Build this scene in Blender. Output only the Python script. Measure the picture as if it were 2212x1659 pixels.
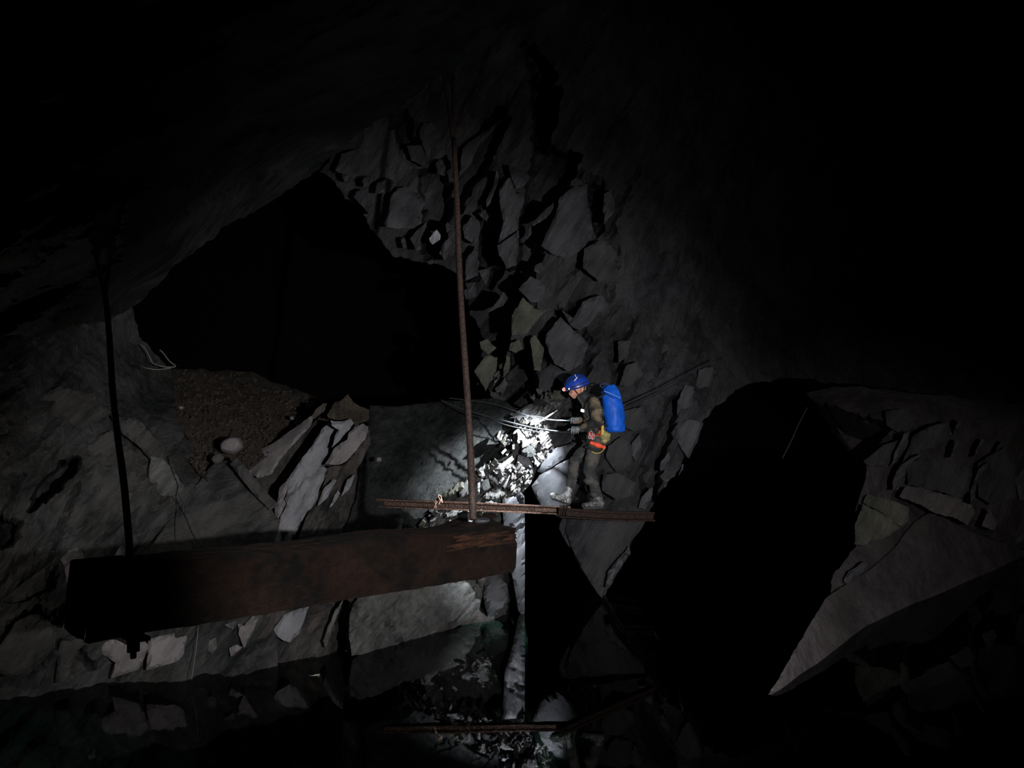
import bpy, bmesh, math, random
import numpy as np
from mathutils import Vector, Matrix
from mathutils.geometry import delaunay_2d_cdt

# ------------------------------------------------------------------ reset
for o in list(bpy.data.objects): bpy.data.objects.remove(o, do_unlink=True)
for m in list(bpy.data.meshes): bpy.data.meshes.remove(m)
sc = bpy.context.scene
COL = sc.collection
random.seed(7)

# ------------------------------------------------------------------ camera
F = 1640.0; CZ = 2.8
def P(px, py, d):
    """survey point: bearing of the camera station plus range -> world metres"""
    return Vector(((px-1106.0)/F*d, d, CZ-(py-829.5)/F*d))
cd = bpy.data.cameras.new('camera'); cam = bpy.data.objects.new('camera', cd); COL.objects.link(cam)
cam.location = (0, 0, CZ); cam.rotation_euler = (math.pi/2, 0, 0)
cd.sensor_width = 36; cd.lens = 36*F/2212.0; cd.clip_start = .05; cd.clip_end = 200
sc.camera = cam

# ------------------------------------------------------------------ world
w = bpy.data.worlds.new('cave_dark'); sc.world = w; w.use_nodes = True
bg = w.node_tree.nodes['Background']; bg.inputs[0].default_value = (.35, .5, .6, 1); bg.inputs[1].default_value = .0016

# ------------------------------------------------------------------ lights
def spot(name, loc, target, power, size, blend, radius, col):
    l = bpy.data.lights.new(name, 'SPOT'); o = bpy.data.objects.new(name, l); COL.objects.link(o)
    o.location = loc
    o.rotation_euler = (Vector(target)-Vector(loc)).to_track_quat('-Z', 'Y').to_euler()
    l.energy = power; l.spot_size = math.radians(size); l.spot_blend = blend
    l.shadow_soft_size = radius; l.color = col
    return o
LA = (1.35, .5, 2.72); LS = (3.0, .6, 3.1)
spot('companion_headlamp', LA, P(1005, 1130, 7.6), 1850, 63, .45, .03, (.98, .97, 1.0))
spot('companion_fill_right', LA, P(1900, 1230, 9.2), 1250, 38, 1.0, .03, (1.0, .95, .98))  # second cone from the same spot, added to light the right bank
spot('upper_wall_fill', LS, P(1150, 880, 9.6), 400, 80, 1.0, .03, (.93, .97, 1.0))  # unseen weak fill, added off to the side for the upper wall
pl = bpy.data.lights.new('fill_left_of_frame', 'POINT'); plo = bpy.data.objects.new('fill_left_of_frame', pl); COL.objects.link(plo)
plo.location = (-4.0, 4.9, 1.5); pl.energy = 26; pl.shadow_soft_size = .04; pl.color = (1, .97, .93)  # unseen fill added to lift the left wall out of the beam's shadow
HL = P(1221, 846, 8.66)
spot('caver_headlamp_beam', HL, P(1108, 1022, 9.25), 1600, 66, .6, .012, (.86, .92, 1.0))
spot('caver_headlamp_core', HL, P(1130, 935, 9.3), 300, 48, 1.0, .012, (.80, .88, 1.0))

sc.view_settings.view_transform = 'Standard'; sc.view_settings.look = 'None'
sc.view_settings.gamma = 1; sc.view_settings.use_curve_mapping = False
sc.view_settings.exposure = 0.0

# ------------------------------------------------------------------ helpers
def tag(o, label=None, cat=None, group=None, kind=None):
    if label: o['label'] = label
    if cat: o['category'] = cat
    if group: o['group'] = group
    if kind: o['kind'] = kind
    return o
def link(name, me, mat=None, parent=None):
    o = bpy.data.objects.new(name, me); COL.objects.link(o)
    if mat: 
        for m in (mat if isinstance(mat, (list, tuple)) else [mat]): me.materials.append(m)
    if parent: o.parent = parent
    return o
def centre(me):
    """move the mesh to its own centre and return the offset"""
    n = len(me.vertices); co = np.empty(n*3, np.float32); me.vertices.foreach_get('co', co); co = co.reshape(-1, 3)
    c = (co.min(0)+co.max(0))/2; co -= c; me.vertices.foreach_set('co', co.ravel()); me.update()
    return Vector([float(v) for v in c])
def empty(name, loc, **k):
    o = bpy.data.objects.new(name, None); COL.objects.link(o); o.location = loc; o.empty_display_size = .1
    tag(o, **k); return o
def place(name, me, mat, parent=None):
    c = centre(me); o = link(name, me, mat, parent)
    o.location = c - (parent.location if parent and not parent.parent else Vector((0, 0, 0)))
    if parent and parent.parent: o.location = c - parent.location - parent.parent.location
    return o

# value noise (numpy)
def _h(ix, iy, s):
    n = (ix.astype(np.int64)*374761393 + iy.astype(np.int64)*668265263 + s*1274126177) & 0xffffffff
    n = ((n ^ (n >> 13))*1274126177) & 0xffffffff
    return ((n ^ (n >> 16)) & 0xffff)/65535.0
def vn(x, y, s=0):
    ix = np.floor(x); iy = np.floor(y); fx = x-ix; fy = y-iy
    fx = fx*fx*(3-2*fx); fy = fy*fy*(3-2*fy)
    a = _h(ix, iy, s); b = _h(ix+1, iy, s); c = _h(ix, iy+1, s); d = _h(ix+1, iy+1, s)
    return (a*(1-fx)+b*fx)*(1-fy)+(c*(1-fx)+d*fx)*fy
def fbm(x, y, s=0, o=4):
    r = 0; a = .5; t = 0
    for k in range(o):
        r = r+a*vn(x*2**k, y*2**k, s+k*17); t += a; a *= .5
    return r/t-.5
def inpoly(x, y, poly):
    r = np.zeros(x.shape, bool); n = len(poly)
    for i in range(n):
        x0, y0 = poly[i]; x1, y1 = poly[(i+1) % n]
        if y0 == y1: continue
        c = ((y0 > y) != (y1 > y)) & (x < (x1-x0)*(y-y0)/(y1-y0)+x0)
        r ^= c
    return r
def segdist(x, y, pts):
    best = np.full(x.shape, 1e9)
    for (x0, y0), (x1, y1) in zip(pts[:-1], pts[1:]):
        dx, dy = x1-x0, y1-y0; L = dx*dx+dy*dy+1e-9
        t = np.clip(((x-x0)*dx+(y-y0)*dy)/L, 0, 1)
        best = np.minimum(best, np.hypot(x-x0-t*dx, y-y0-t*dy))
    return best

def depth_fn(ctrl):
    """smooth surface through surveyed ranges (thin plate on 1/range)"""
    c = np.array(ctrl, float); X = c[:, :2]/500.0; v = 1/c[:, 2]; n = len(c)
    if n == 1: return lambda x, y: np.full(x.shape, 1/v[0])
    if n <= 3:
        A = np.c_[X, np.ones(n)]; s = np.linalg.lstsq(A, v, rcond=None)[0]
        return lambda x, y: 1/(x/500*s[0]+y/500*s[1]+s[2])
    D = np.hypot(X[:, None, 0]-X[None, :, 0], X[:, None, 1]-X[None, :, 1])
    A = np.zeros((n+3, n+3)); A[:n, :n] = D+np.eye(n)*1e-4; A[:n, n:] = np.c_[X, np.ones(n)]; A[n:, :n] = A[:n, n:].T
    s = np.linalg.solve(A, np.r_[v, 0, 0, 0])
    def f(x, y):
        r = s[n]*x/500+s[n+1]*y/500+s[n+2]
        for i in range(n): r = r+s[i]*np.hypot(x/500-X[i, 0], y/500-X[i, 1])
        return 1/np.maximum(r, .02)
    return f

def jagged(poly, step, jag, seed):
    rnd = random.Random(seed); out = []; n = len(poly)
    for i in range(n):
        a = Vector(poly[i]); b = Vector(poly[(i+1) % n]); L = (b-a).length
        if L < 1e-6: continue
        k = max(1, int(L/step)); nrm = Vector((-(b-a).y, (b-a).x))/L
        ph = rnd.random()*100
        for j in range(k):
            t = j/k; env = min(1, 4*t*(1-t)+.25*(j > 0))
            v = 0
            if j:
                s = t*L
                v = float(fbm(np.array([s/28+ph]), np.array([.5]), seed % 97, 2)[0])*2.4+rnd.uniform(-.35, .35)
            out.append((a.x+(b-a).x*t+nrm.x*v*jag*env, a.y+(b-a).y*t+nrm.y*v*jag*env))
    return out

CNT = [0]
def rock_mesh(name, poly, dfn, thick=.3, res=8, jag=3, ang=58, lam=26, aniso=4, amp=.05, step=.0, nst=5,
              micro=.008, cuts=(), cracks=(), seed=None, bevel=0, taper=0):
    CNT[0] += 1; seed = CNT[0]*31 if seed is None else seed
    bd = jagged(poly, res, jag, seed)
    ca, sa = math.cos(math.radians(ang)), math.sin(math.radians(ang))
    al = lambda x, y: (x*ca-y*sa, x*sa+y*ca)          # along / across the cleavage (image y is down)
    mean = 1.8
    bx = np.array([p[0] for p in bd]); by = np.array([p[1] for p in bd])
    u, v = al(bx, by); u = u/mean
    g0u, g1u, g0v, g1v = u.min(), u.max(), v.min(), v.max()
    U, V = np.meshgrid(np.arange(g0u+res*.5, g1u, res), np.arange(g0v+res*.5, g1v, res))
    rs = np.random.RandomState(seed % 100000)
    U = U+rs.uniform(-.42, .42, U.shape)*res; V = V+rs.uniform(-.42, .42, V.shape)*res
    U = U.ravel(); V = V.ravel()
    pl = list(zip(u, v)); k = inpoly(U, V, pl); U = U[k]; V = V[k]
    dd = segdist(U, V, pl+[pl[0]]) if len(U) else U
    k = dd > res*.45; U = U[k]; V = V[k]
    vs = [Vector((float(a), float(b))) for a, b in zip(np.r_[u, U], np.r_[v, V])]
    nb = len(u)
    r = delaunay_2d_cdt(vs, [], [list(range(nb))], 1, 1e-5)
    vv = np.array([(a.x, a.y) for a in r[0]]); fs = [tuple(f) for f in r[2]]
    uu = vv[:, 0]*mean; ww = vv[:, 1]
    x = uu*ca+ww*sa; y = -uu*sa+ww*ca
    d = dfn(x, y)*(1-.035*np.clip((y-1150)/200, 0, 1))
    lc = lam; so = seed*.37
    rel = amp*2*fbm(uu/(lc*aniso)+so, ww/lc, seed % 991)
    if step:
        q = (fbm(uu/(lc*aniso*1.6)+so+9, ww/(lc*1.3), seed % 877, 3)+.5)*nst*1.6
        rel = rel+step*(np.floor(q)+np.clip((q-np.floor(q)-.82)/.18, 0, 1)-nst*.8)
    rel = rel+micro*(rs.uniform(-1, 1, x.shape))
    for cp, dep in cuts: 
        rel = rel+np.where(inpoly(x, y, cp), dep, 0)
    for cp, wd, dep in cracks:
        q = segdist(x+fbm(x/20, y/20, 5, 2)*10, y+fbm(x/20, y/20, 6, 2)*10, cp); rel = rel+dep*np.clip(1.6-q/wd, 0, 1)
    e = {}
    for f in fs:
        for i in range(len(f)):
            a, b = f[i], f[(i+1) % len(f)]; kk = (min(a, b), max(a, b)); e[kk] = None if kk in e else (a, b)
    be = [t for t in e.values() if t]
    ring = sorted({a for t in be for a in t})
    if bevel:
        m = np.zeros(len(x), bool); m[ring] = True; rel = rel+np.where(m, bevel*rs.uniform(.4, 1.5, len(x)), 0)
    d = d+rel
    co = np.c_[(x-1106)/F*d, d, CZ-(y-829.5)/F*d]
    cx, cy = co.mean(0)[0], co.mean(0)[2]
    base = len(co); idx = {}; back = []
    md = co.mean(0)-np.array([0, 0, CZ]); md /= np.linalg.norm(md)
    cen = co[ring].mean(0)
    for i in ring:
        idx[i] = base+len(back)
        p = co[i]+md*thick; 
        if taper: p = p+(cen-co[i])*taper
        back.append(p)
    bc = base+len(back); back.append(cen+md*thick)
    co = np.r_[co, np.array(back)]
    # orientation: front faces must look at the camera
    f0 = fs[0]; A, B, C_ = (Vector(co[j]) for j in f0[:3])
    flip = (B-A).cross(C_-A).dot(Vector((0, 0, CZ))-A) < 0
    faces = [tuple(reversed(f)) if flip else f for f in fs]
    for a, b in be:
        if flip: a, b = b, a
        faces.append((b, a, idx[a], idx[b])); faces.append((idx[b], idx[a], bc))
    me = bpy.data.meshes.new(name); me.from_pydata([tuple(c) for c in co], [], faces); me.update()
    me.polygons.foreach_set('use_smooth', [True]*len(me.polygons)); me.set_sharp_from_angle(angle=math.radians(24))
    return me
def rock(name, poly, ctrl, mat, parent=None, **k):
    me = rock_mesh(name, poly, depth_fn(ctrl) if isinstance(ctrl, (list, tuple)) else ctrl, **k)
    return place(name, me, mat, parent)

# ------------------------------------------------------------------ materials
def newmat(name):
    m = bpy.data.materials.new(name); m.use_nodes = True; nt = m.node_tree
    return m, nt, nt.nodes['Principled BSDF']
def N(nt, t, **k):
    n = nt.nodes.new(t)
    for a, b in k.items(): setattr(n, a, b)
    return n
ALB = .33
def slate(name, dark, light, tint=None, ang=58, rough=.55, bump=.5, scale=1.0, spec=.5, stretch=7, tintamt=.5, planar=False):
    dark, light = [tuple(c*ALB for c in q) for q in (dark, light)]; tint = tuple(c*ALB for c in tint) if tint else None; spec *= .5
    m, nt, b = newmat(name); L = nt.links.new
    tc = N(nt, 'ShaderNodeTexCoord'); mp = N(nt, 'ShaderNodeMapping')
    mp.vector_type = 'POINT'
    L(tc.outputs['Object'], mp.inputs[0])
    # rotate about Y so the cleavage direction becomes X, then squeeze X
    mp.inputs['Rotation'].default_value = (0, math.radians(ang), 0)
    m2 = N(nt, 'ShaderNodeMapping'); L(mp.outputs[0], m2.inputs[0]); m2.inputs['Scale'].default_value = (1/stretch, 1, 1)
    n1 = N(nt, 'ShaderNodeTexNoise'); n1.inputs['Scale'].default_value = 9*scale; n1.inputs['Detail'].default_value = 9; n1.inputs['Roughness'].default_value = .68
    L(m2.outputs[0], n1.inputs[0])
    n2 = N(nt, 'ShaderNodeTexNoise'); n2.inputs['Scale'].default_value = 1.7*scale; n2.inputs['Detail'].default_value = 6; L(mp.outputs[0], n2.inputs[0])
    n3 = N(nt, 'ShaderNodeTexNoise'); n3.inputs['Scale'].default_value = 26*scale; n3.inputs['Detail'].default_value = 8; n3.inputs['Roughness'].default_value = .7; L(tc.outputs['Object'], n3.inputs[0])
    mx = N(nt, 'ShaderNodeMath', operation='ADD'); L(n1.outputs[0], mx.inputs[0]); L(n2.outputs[0], mx.inputs[1])
    cr = N(nt, 'ShaderNodeValToRGB'); L(mx.outputs[0], cr.inputs[0])
    mh = N(nt, 'ShaderNodeMath', operation='MULTIPLY'); L(mx.outputs[0], mh.inputs[0]); mh.inputs[1].default_value = .5; L(mh.outputs[0], cr.inputs[0])
    cr.color_ramp.elements[0].position = .41; cr.color_ramp.elements[0].color = (*dark, 1)
    cr.color_ramp.elements[1].position = .60; cr.color_ramp.elements[1].color = (*light, 1)
    src = cr.outputs[0]
    if tint:
        n4 = N(nt, 'ShaderNodeTexNoise'); n4.inputs['Scale'].default_value = 1.1*scale; n4.inputs['Detail'].default_value = 5; L(m2.outputs[0], n4.inputs[0])
        rp = N(nt, 'ShaderNodeMapRange'); L(n4.outputs[0], rp.inputs[0]); rp.inputs[1].default_value = .48; rp.inputs[2].default_value = .68; rp.inputs[4].default_value = tintamt
        mi = N(nt, 'ShaderNodeMixRGB'); L(rp.outputs[0], mi.inputs[0]); L(src, mi.inputs[1]); mi.inputs[2].default_value = (*tint, 1); src = mi.outputs[0]
    L(src, b.inputs['Base Color'])
    b.inputs['Roughness'].default_value = rough; b.inputs['Specular IOR Level'].default_value = spec
    ad = N(nt, 'ShaderNodeMath', operation='MULTIPLY_ADD'); L(n3.outputs[0], ad.inputs[0]); ad.inputs[1].default_value = .35; L(n1.outputs[0], ad.inputs[2])
    bp = N(nt, 'ShaderNodeBump'); bp.inputs['Strength'].default_value = min(1, bump*1.25); bp.inputs['Distance'].default_value = .07; L(ad.outputs[0], bp.inputs['Height'])
    L(bp.outputs[0], b.inputs['Normal'])
    return m
def plain(name, c, rough=.6, metal=0, spec=.5, noise=0, nscale=30, bump=0, c2=None, emit=None):
    m, nt, b = newmat(name); L = nt.links.new
    b.inputs['Base Color'].default_value = (*c, 1); b.inputs['Roughness'].default_value = rough
    b.inputs['Metallic'].default_value = metal; b.inputs['Specular IOR Level'].default_value = spec
    if c2 or bump:
        tc = N(nt, 'ShaderNodeTexCoord'); n = N(nt, 'ShaderNodeTexNoise'); n.inputs['Scale'].default_value = nscale; n.inputs['Detail'].default_value = 6
        L(tc.outputs['Object'], n.inputs[0])
        if c2:
            cr = N(nt, 'ShaderNodeValToRGB'); L(n.outputs[0], cr.inputs[0])
            cr.color_ramp.elements[0].position = .42; cr.color_ramp.elements[0].color = (*c, 1)
            cr.color_ramp.elements[1].position = .58; cr.color_ramp.elements[1].color = (*c2, 1)
            L(cr.outputs[0], b.inputs['Base Color'])
        if bump:
            bp = N(nt, 'ShaderNodeBump'); bp.inputs['Strength'].default_value = bump; bp.inputs['Distance'].default_value = .01
            L(n.outputs[0], bp.inputs['Height']); L(bp.outputs[0], b.inputs['Normal'])
    if emit:
        b.inputs['Emission Color'].default_value = (*emit[0], 1); b.inputs['Emission Strength'].default_value = emit[1]
    return m
M = {}
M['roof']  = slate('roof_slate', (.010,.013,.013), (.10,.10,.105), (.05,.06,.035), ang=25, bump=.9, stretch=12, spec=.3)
M['left']  = slate('left_slate', (.02,.024,.022), (.145,.14,.135), (.12,.105,.09), ang=50, bump=.6, stretch=12, scale=1.3)
M['pale']  = slate('pale_slate', (.22,.22,.24), (.46,.44,.46), (.32,.33,.35), ang=62, bump=.35, stretch=10, scale=1.3)
M['pinkish'] = slate('pinkish_slate', (.15,.135,.135), (.34,.305,.30), ang=55, bump=.3)
M['mid']   = slate('splintered_slate', (.03,.028,.026), (.22,.20,.185), (.20,.16,.13), ang=60, bump=.8, stretch=12, scale=1.4)
M['slope'] = slate('rough_green_slate', (.006,.0075,.007), (.070,.076,.070), ang=50, bump=1.0, stretch=3, scale=1.4)
M['wall']  = slate('wall_slate', (.04,.041,.045), (.165,.165,.175), (.13,.12,.11), ang=60, bump=.7)
M['plate'] = slate('wall_plate_slate', (.05,.05,.054), (.145,.145,.155), ang=60, bump=.35)
M['olive'] = slate('olive_slate', (.08,.085,.065), (.24,.24,.18), ang=60, bump=.5)
M['bright'] = slate('fresh_broken_slate', (.10,.10,.095), (.30,.30,.28), ang=46, bump=.6, stretch=10, scale=1.5)
M['smooth'] = slate('smooth_slate', (.045,.048,.053), (.09,.094,.102), ang=50, bump=.12, stretch=3)
M['right'] = slate('right_slate', (.12,.105,.105), (.25,.22,.22), (.20,.185,.15), ang=50, bump=.5)
M['scree'] = slate('brown_scree', (.08,.065,.05), (.24,.19,.145), ang=10, bump=1.0, stretch=1.3, scale=3)
M['far']   = slate('far_slate', (.01,.01,.01), (.02,.02,.02), ang=60)  # near-black colour stands in for the lack of light at depth
M['sub']   = slate('submerged_slate', (.30,.40,.30), (.75,.85,.62), ang=50, bump=.4)

# ------------------------------------------------------------------ the setting
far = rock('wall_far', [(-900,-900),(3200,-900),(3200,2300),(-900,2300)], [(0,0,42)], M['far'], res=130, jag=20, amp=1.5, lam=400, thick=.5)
far.name = 'wall_far'; tag(far, 'rock far behind the openings, coloured near black for lack of light', kind='structure')

CEIL = [(-300,-300,3.2),(0,0,4.3),(220,540,5.05),(-200,600,4.2),(350,600,7.2),(290,650,7.8),(560,450,8.3),(680,370,8.5),(860,235,7.8),(970,150,6.9),(1200,0,7.2),(700,0,5.2),(1400,-300,6.0),(400,250,5.6)]
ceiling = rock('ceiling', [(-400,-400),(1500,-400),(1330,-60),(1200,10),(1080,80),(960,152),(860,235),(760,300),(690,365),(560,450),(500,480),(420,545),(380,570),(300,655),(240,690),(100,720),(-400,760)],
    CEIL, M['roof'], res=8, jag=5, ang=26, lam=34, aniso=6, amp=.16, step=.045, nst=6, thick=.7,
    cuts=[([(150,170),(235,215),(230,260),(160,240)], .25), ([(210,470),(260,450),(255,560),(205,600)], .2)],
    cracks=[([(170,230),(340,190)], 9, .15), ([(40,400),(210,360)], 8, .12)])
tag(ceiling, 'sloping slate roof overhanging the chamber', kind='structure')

LEFT = [(-150,700,6.2),(250,650,8.2),(340,780,8.8),(0,1100,6.2),(250,1000,6.9),(400,1050,7.1),(0,1490,6.75),(240,1460,7.15),(500,1300,7.5),(500,1560,7.2),(-200,1700,6.0),(130,900,6.9),(560,1180,7.5),(400,800,9.0)]
wl = rock('wall_left', [(-350,600),(150,600),(235,640),(285,660),(300,725),(345,772),(370,800),(380,900),(420,985),(480,1010),(540,1080),(600,1180),(600,1440),(620,1750),(-350,1850)],
    LEFT, M['left'], res=7, jag=4, ang=48, lam=42, aniso=3.2, amp=.13, step=.03, nst=6, thick=.8,
    cuts=[([(165,985),(170,1015),(125,1060),(60,1110),(75,1060),(130,1005)], .55), ([(75,1310),(125,1325),(145,1310),(140,1345),(120,1350),(85,1330)], .3), ([(0,1120),(50,1130),(30,1170),(0,1190)], .3)],
    cracks=[([(0,1400),(30,1350),(75,1325)], 6, .2),([(200,1440),(165,1400),(130,1390)], 5, .15),([(120,1180),(165,1050)],5,.08)])
tag(wl, 'shadowy slate wall on the left above the pool', kind='structure')

# gravel ledge
lg = rock('floor', [(240,800),(300,790),(380,796),(540,803),(600,828),(680,856),(668,885),(640,930),(580,985),(520,1030),(450,1040),(400,990),(330,880)],
    [(330,800,9.7),(540,805,10.4),(680,860,9.6),(640,930,8.5),(430,1010,7.4),(380,930,7.9),(520,1030,7.3)], M['scree'], res=6, jag=4, amp=.06, lam=22, aniso=1.4, micro=.02, thick=.6, cuts=[([(640,880),(690,850),(700,920),(640,925)], .8)])
tag(lg, 'brown gravel ledge sloping up into the black opening', kind='structure')

# mass behind the slabs and the beam, down into the pool
MASS = [(560,1000,7.9),(560,1200,7.65),(560,1440,7.6),(700,1410,7.85),(780,1410,8.0),(900,1375,8.45),(1050,1345,8.95),(1130,1320,9.4),(1130,1080,9.7),(900,1100,9.35),(720,900,8.5),(800,1000,9.4),(600,1700,8.3),(1100,1700,9.4)]
wc = rock('wall_centre', [(530,1010),(600,985),(690,900),(720,880),(760,885),(785,930),(800,1060),(1000,1045),(1080,1050),(1110,1080),(1132,1085),(1133,1200),(1132,1330),(1150,1500),(1170,1760),(560,1760)],
    MASS, M['mid'], res=7, jag=3, ang=58, lam=20, aniso=5, amp=.07, step=.03, nst=6, thick=2,
    cuts=[([(738,1290),(755,1310),(752,1400),(728,1405),(722,1380)], .5), ([(1035,1240),(1050,1240),(1052,1330),(1035,1320)], .4),([(1090,1255),(1105,1270),(1125,1340),(1100,1330)], .4)])
tag(wc, 'broken slate bank behind the hanging beam', kind='structure')

WB = [(750,350,10.4),(950,300,10.2),(1000,-100,9.2),(1250,300,10.3),(1250,850,9.75),(1200,1000,9.65),(1300,1290,9.95),(1400,1100,9.75),(1560,850,10.5),(1600,400,12.2),(1850,600,16),(2200,300,20),(2200,850,15),(1000,650,10.6),(1150,600,10.3),(1800,-100,14),(1350,1000,9.5)]
CW = M['wall']
wb = rock('wall_back', [(690,372),(725,395),(745,430),(775,445),(800,495),(825,520),(850,555),(905,565),(960,575),(1005,610),(1015,680),(1050,740),(1030,800),(1060,855),(1110,872),(1150,890),(1170,930),(1185,1000),(1150,1040),(1148,1056),(1175,1100),(1215,1120),(1212,1150),(1240,1190),(1275,1260),(1300,1296),(1325,1250),(1352,1205),(1362,1170),(1385,1140),(1405,1100),(1435,1050),(1470,1010),(1478,980),(1520,905),(1560,870),(1610,832),(1700,815),(1850,830),(2350,900),(2350,-300),(1000,-300),(860,225),(760,290)],
    WB, CW, res=7.5, jag=6, ang=62, lam=34, aniso=3.6, amp=.13, step=.04, nst=7, thick=2.2,
    cuts=[([(1150,170),(1215,200),(1180,330),(1250,330),(1245,370),(1190,460),(1170,560),(1135,640),(1100,640),(1120,560),(1130,450),(1150,370),(1155,300)], 1.5),
          ([(1035,440),(1075,370),(1085,450),(1080,520),(1095,580),(1060,620),(1035,560)], 1.4),
          ([(1130,90),(1160,110),(1200,160),(1180,190),(1140,150)], .9),
          ([(1060,570),(1120,590),(1130,640),(1105,720),(1050,850),(1010,800),(1000,600)], 1.6),
          ([(1100,770),(1145,750),(1155,800),(1160,870),(1095,870)], 1.3),
          ([(1020,300),(1080,230),(1100,260),(1060,350),(1010,420),(990,480),(985,400)], 1.1),
          ([(905,380),(960,340),(975,440),(960,540),(920,560),(915,480)], 1.1),
          ([(845,250),(880,240),(900,330),(870,330)], .7),
          ([(1271,405),(1300,402),(1303,500),(1286,510),(1272,460)], .8),
          ([(1160,725),(1175,715),(1195,760),(1190,790),(1175,775)], .5),
          ([(1450,850),(1480,860),(1460,900),(1430,1000),(1415,1080),(1385,1060),(1390,1000),(1420,930)], .7),
          ([(1235,1060),(1270,1040),(1290,1075),(1300,1092),(1240,1092)], .4)],
    cracks=[([(1205,680),(1235,715),(1250,725),(1275,735)], 5, .35),([(1230,590),(1265,560),(1275,520)], 5, .15),([(1310,500),(1330,460),(1365,395),(1380,370)], 4, .2),
            ([(1320,480),(1335,545)],5,.2),([(1310,620),(1320,645)],5,.2),([(1130,640),(1155,670),(1165,690)],3,.2),([(1330,790),(1350,730),(1365,690)],5,.2),
            ([(1285,1025),(1318,1042)],3,.15),([(1306,1060),(1316,1066)],3,.12),([(1420,800),(1430,760),(1420,720)],4,.15),([(1250,380),(1300,395)],4,.25),([(1325,800),(1345,770)],6,.25),([(1266,810),(1272,775)],6,.3),([(1225,660),(1235,690)],6,.25)])
tag(wb, 'fractured slate wall behind the caver rising into darkness', kind='structure')

WR = [(1740,850,12.5),(1900,860,11.8),(2212,900,12.0),(1860,1000,10.1),(1690,1470,7.25),(1870,1345,9.0),(2000,1290,9.95),(2212,1195,12.3),(1860,1100,9.9),(2000,1100,10.8),(1700,1700,6.4),(2300,1600,10)]
wr = rock('wall_right', [(1740,850),(1800,835),(1900,840),(2350,890),(2350,1800),(1600,1800),(1640,1600),(1662,1490),(1700,1440),(1730,1370),(1790,1290),(1800,1240),(1850,1180),(1848,1100),(1868,1040),(1870,990),(1925,930),(1880,915),(1820,900),(1780,880)],
    WR, M['right'], res=8, jag=4, ang=48, lam=34, aniso=4, amp=.06, step=.02, nst=5, thick=2.5,
    cracks=[([(1940,1070),(1990,1100),(2060,1130),(2212,1180)], 8, .35)],
    cuts=[([(1720,870),(1800,880),(1925,925),(1870,985),(1800,960),(1740,900)], 1.2)])
tag(wr, 'grey slate bank on the right running down to the pool', kind='structure')
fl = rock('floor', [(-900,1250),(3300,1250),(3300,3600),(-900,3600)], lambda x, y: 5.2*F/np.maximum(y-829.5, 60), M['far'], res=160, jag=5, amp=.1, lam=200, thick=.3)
fl.name = 'floor_pool_bed'; tag(fl, 'dark bed of the flooded pit', kind='structure')

# ------------------------------------------------------------------ slabs that can be told apart (parts of the walls)
def tf(poly, ox, oy, s): return [(ox+a/s, oy+b/s) for a, b in poly]
def slab(parent, poly, d, mat, gx=0, gy=0, label=None, name='rock_slab', ctrl=None, **k):
    """d metres at the centroid, gx/gy = change of range per 100 px"""
    cx = sum(p[0] for p in poly)/len(poly); cy = sum(p[1] for p in poly)/len(poly)
    f = depth_fn(ctrl) if ctrl else (lambda x, y: d+gx*(x-cx)/100+gy*(y-cy)/100)
    kw = dict(res=5.5, jag=2.0, amp=.018, lam=16, aniso=6, micro=.003, thick=.35, bevel=.02, ang=60)
    kw.update(k)
    o = rock(name, poly, f, mat, parent, **kw)
    if label: o['label'] = label
    return o
c2 = lambda p: tf(p, 480, 830, 4.366)
c3 = lambda p: tf(p, 700, 250, 4.1475)
c4 = lambda p: tf(p, 1000, 350, 3.3175)
c8 = lambda p: tf(p, 300, 1250, 2.458)
c1 = lambda p: tf(p, 950, 840, 5.927)
c6 = lambda p: tf(p, 1780, 820, 3.317)

# centre-left pale slabs
slab(wc, c2([(160,730),(230,640),(330,620),(430,580),(560,500),(700,400),(830,300),(870,290),(840,380),(720,520),(610,640),(530,740),(470,850),(340,885),(240,840),(190,780)]), 7.85, M['pinkish'], gx=-.1, gy=-.35, label='pale tongue shaped slab leaning on the gravel', thick=.25)
slab(wc, c2([(860,510),(880,560),(620,900),(520,990),(540,930),(740,650)]), 7.85, M['mid'], gx=.1, gy=-.3, thick=.5)
slab(wc, c2([(1000,370),(1080,430),(1050,490),(1000,600),(1000,640),(930,760),(985,800),(960,900),(930,960),(900,1080),(830,1180),(740,1300),(700,1400),(640,1520),(620,1560),(410,1560),(530,1300),(610,1130),(590,1080),(630,960),(610,900),(740,720),(860,560),(940,420)]), 7.5, M['pale'], gx=.12, gy=-.22, label='largest pale slab, long and steep', thick=.6, step=.006, cracks=[(c2([(600,1060),(750,930),(910,790)]), 3, .03)])
slab(wc, c2([(1020,340),(1130,350),(1210,325),(1240,370),(1190,440),(1100,540),(1030,600),(1060,490),(1100,430),(1030,390)]), 7.6, M['pale'], gx=.1, gy=-.2, thick=.6)
slab(wc, c2([(1190,460),(1250,400),(1330,370),(1380,400),(1350,520),(1250,640),(1180,720),(1100,760),(1040,760),(970,750),(1060,600),(1180,520)]), 7.7, M['pinkish'], gx=.1, gy=-.2, thick=.6, step=.008)
slab(wc, c2([(990,290),(1060,170),(1110,160),(1190,90),(1240,170),(1330,215),(1385,240),(1380,340),(1290,370),(1210,330),(1150,355),(1000,320)]), 7.95, M['scree'], gy=-.1, label='brown earthy cap with a pointed tip', thick=.5, ang=85, amp=.04)
slab(wc, c2([(840,300),(880,240),(950,180),(990,180),(960,260),(870,330)]), 8.0, M['mid'])
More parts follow.
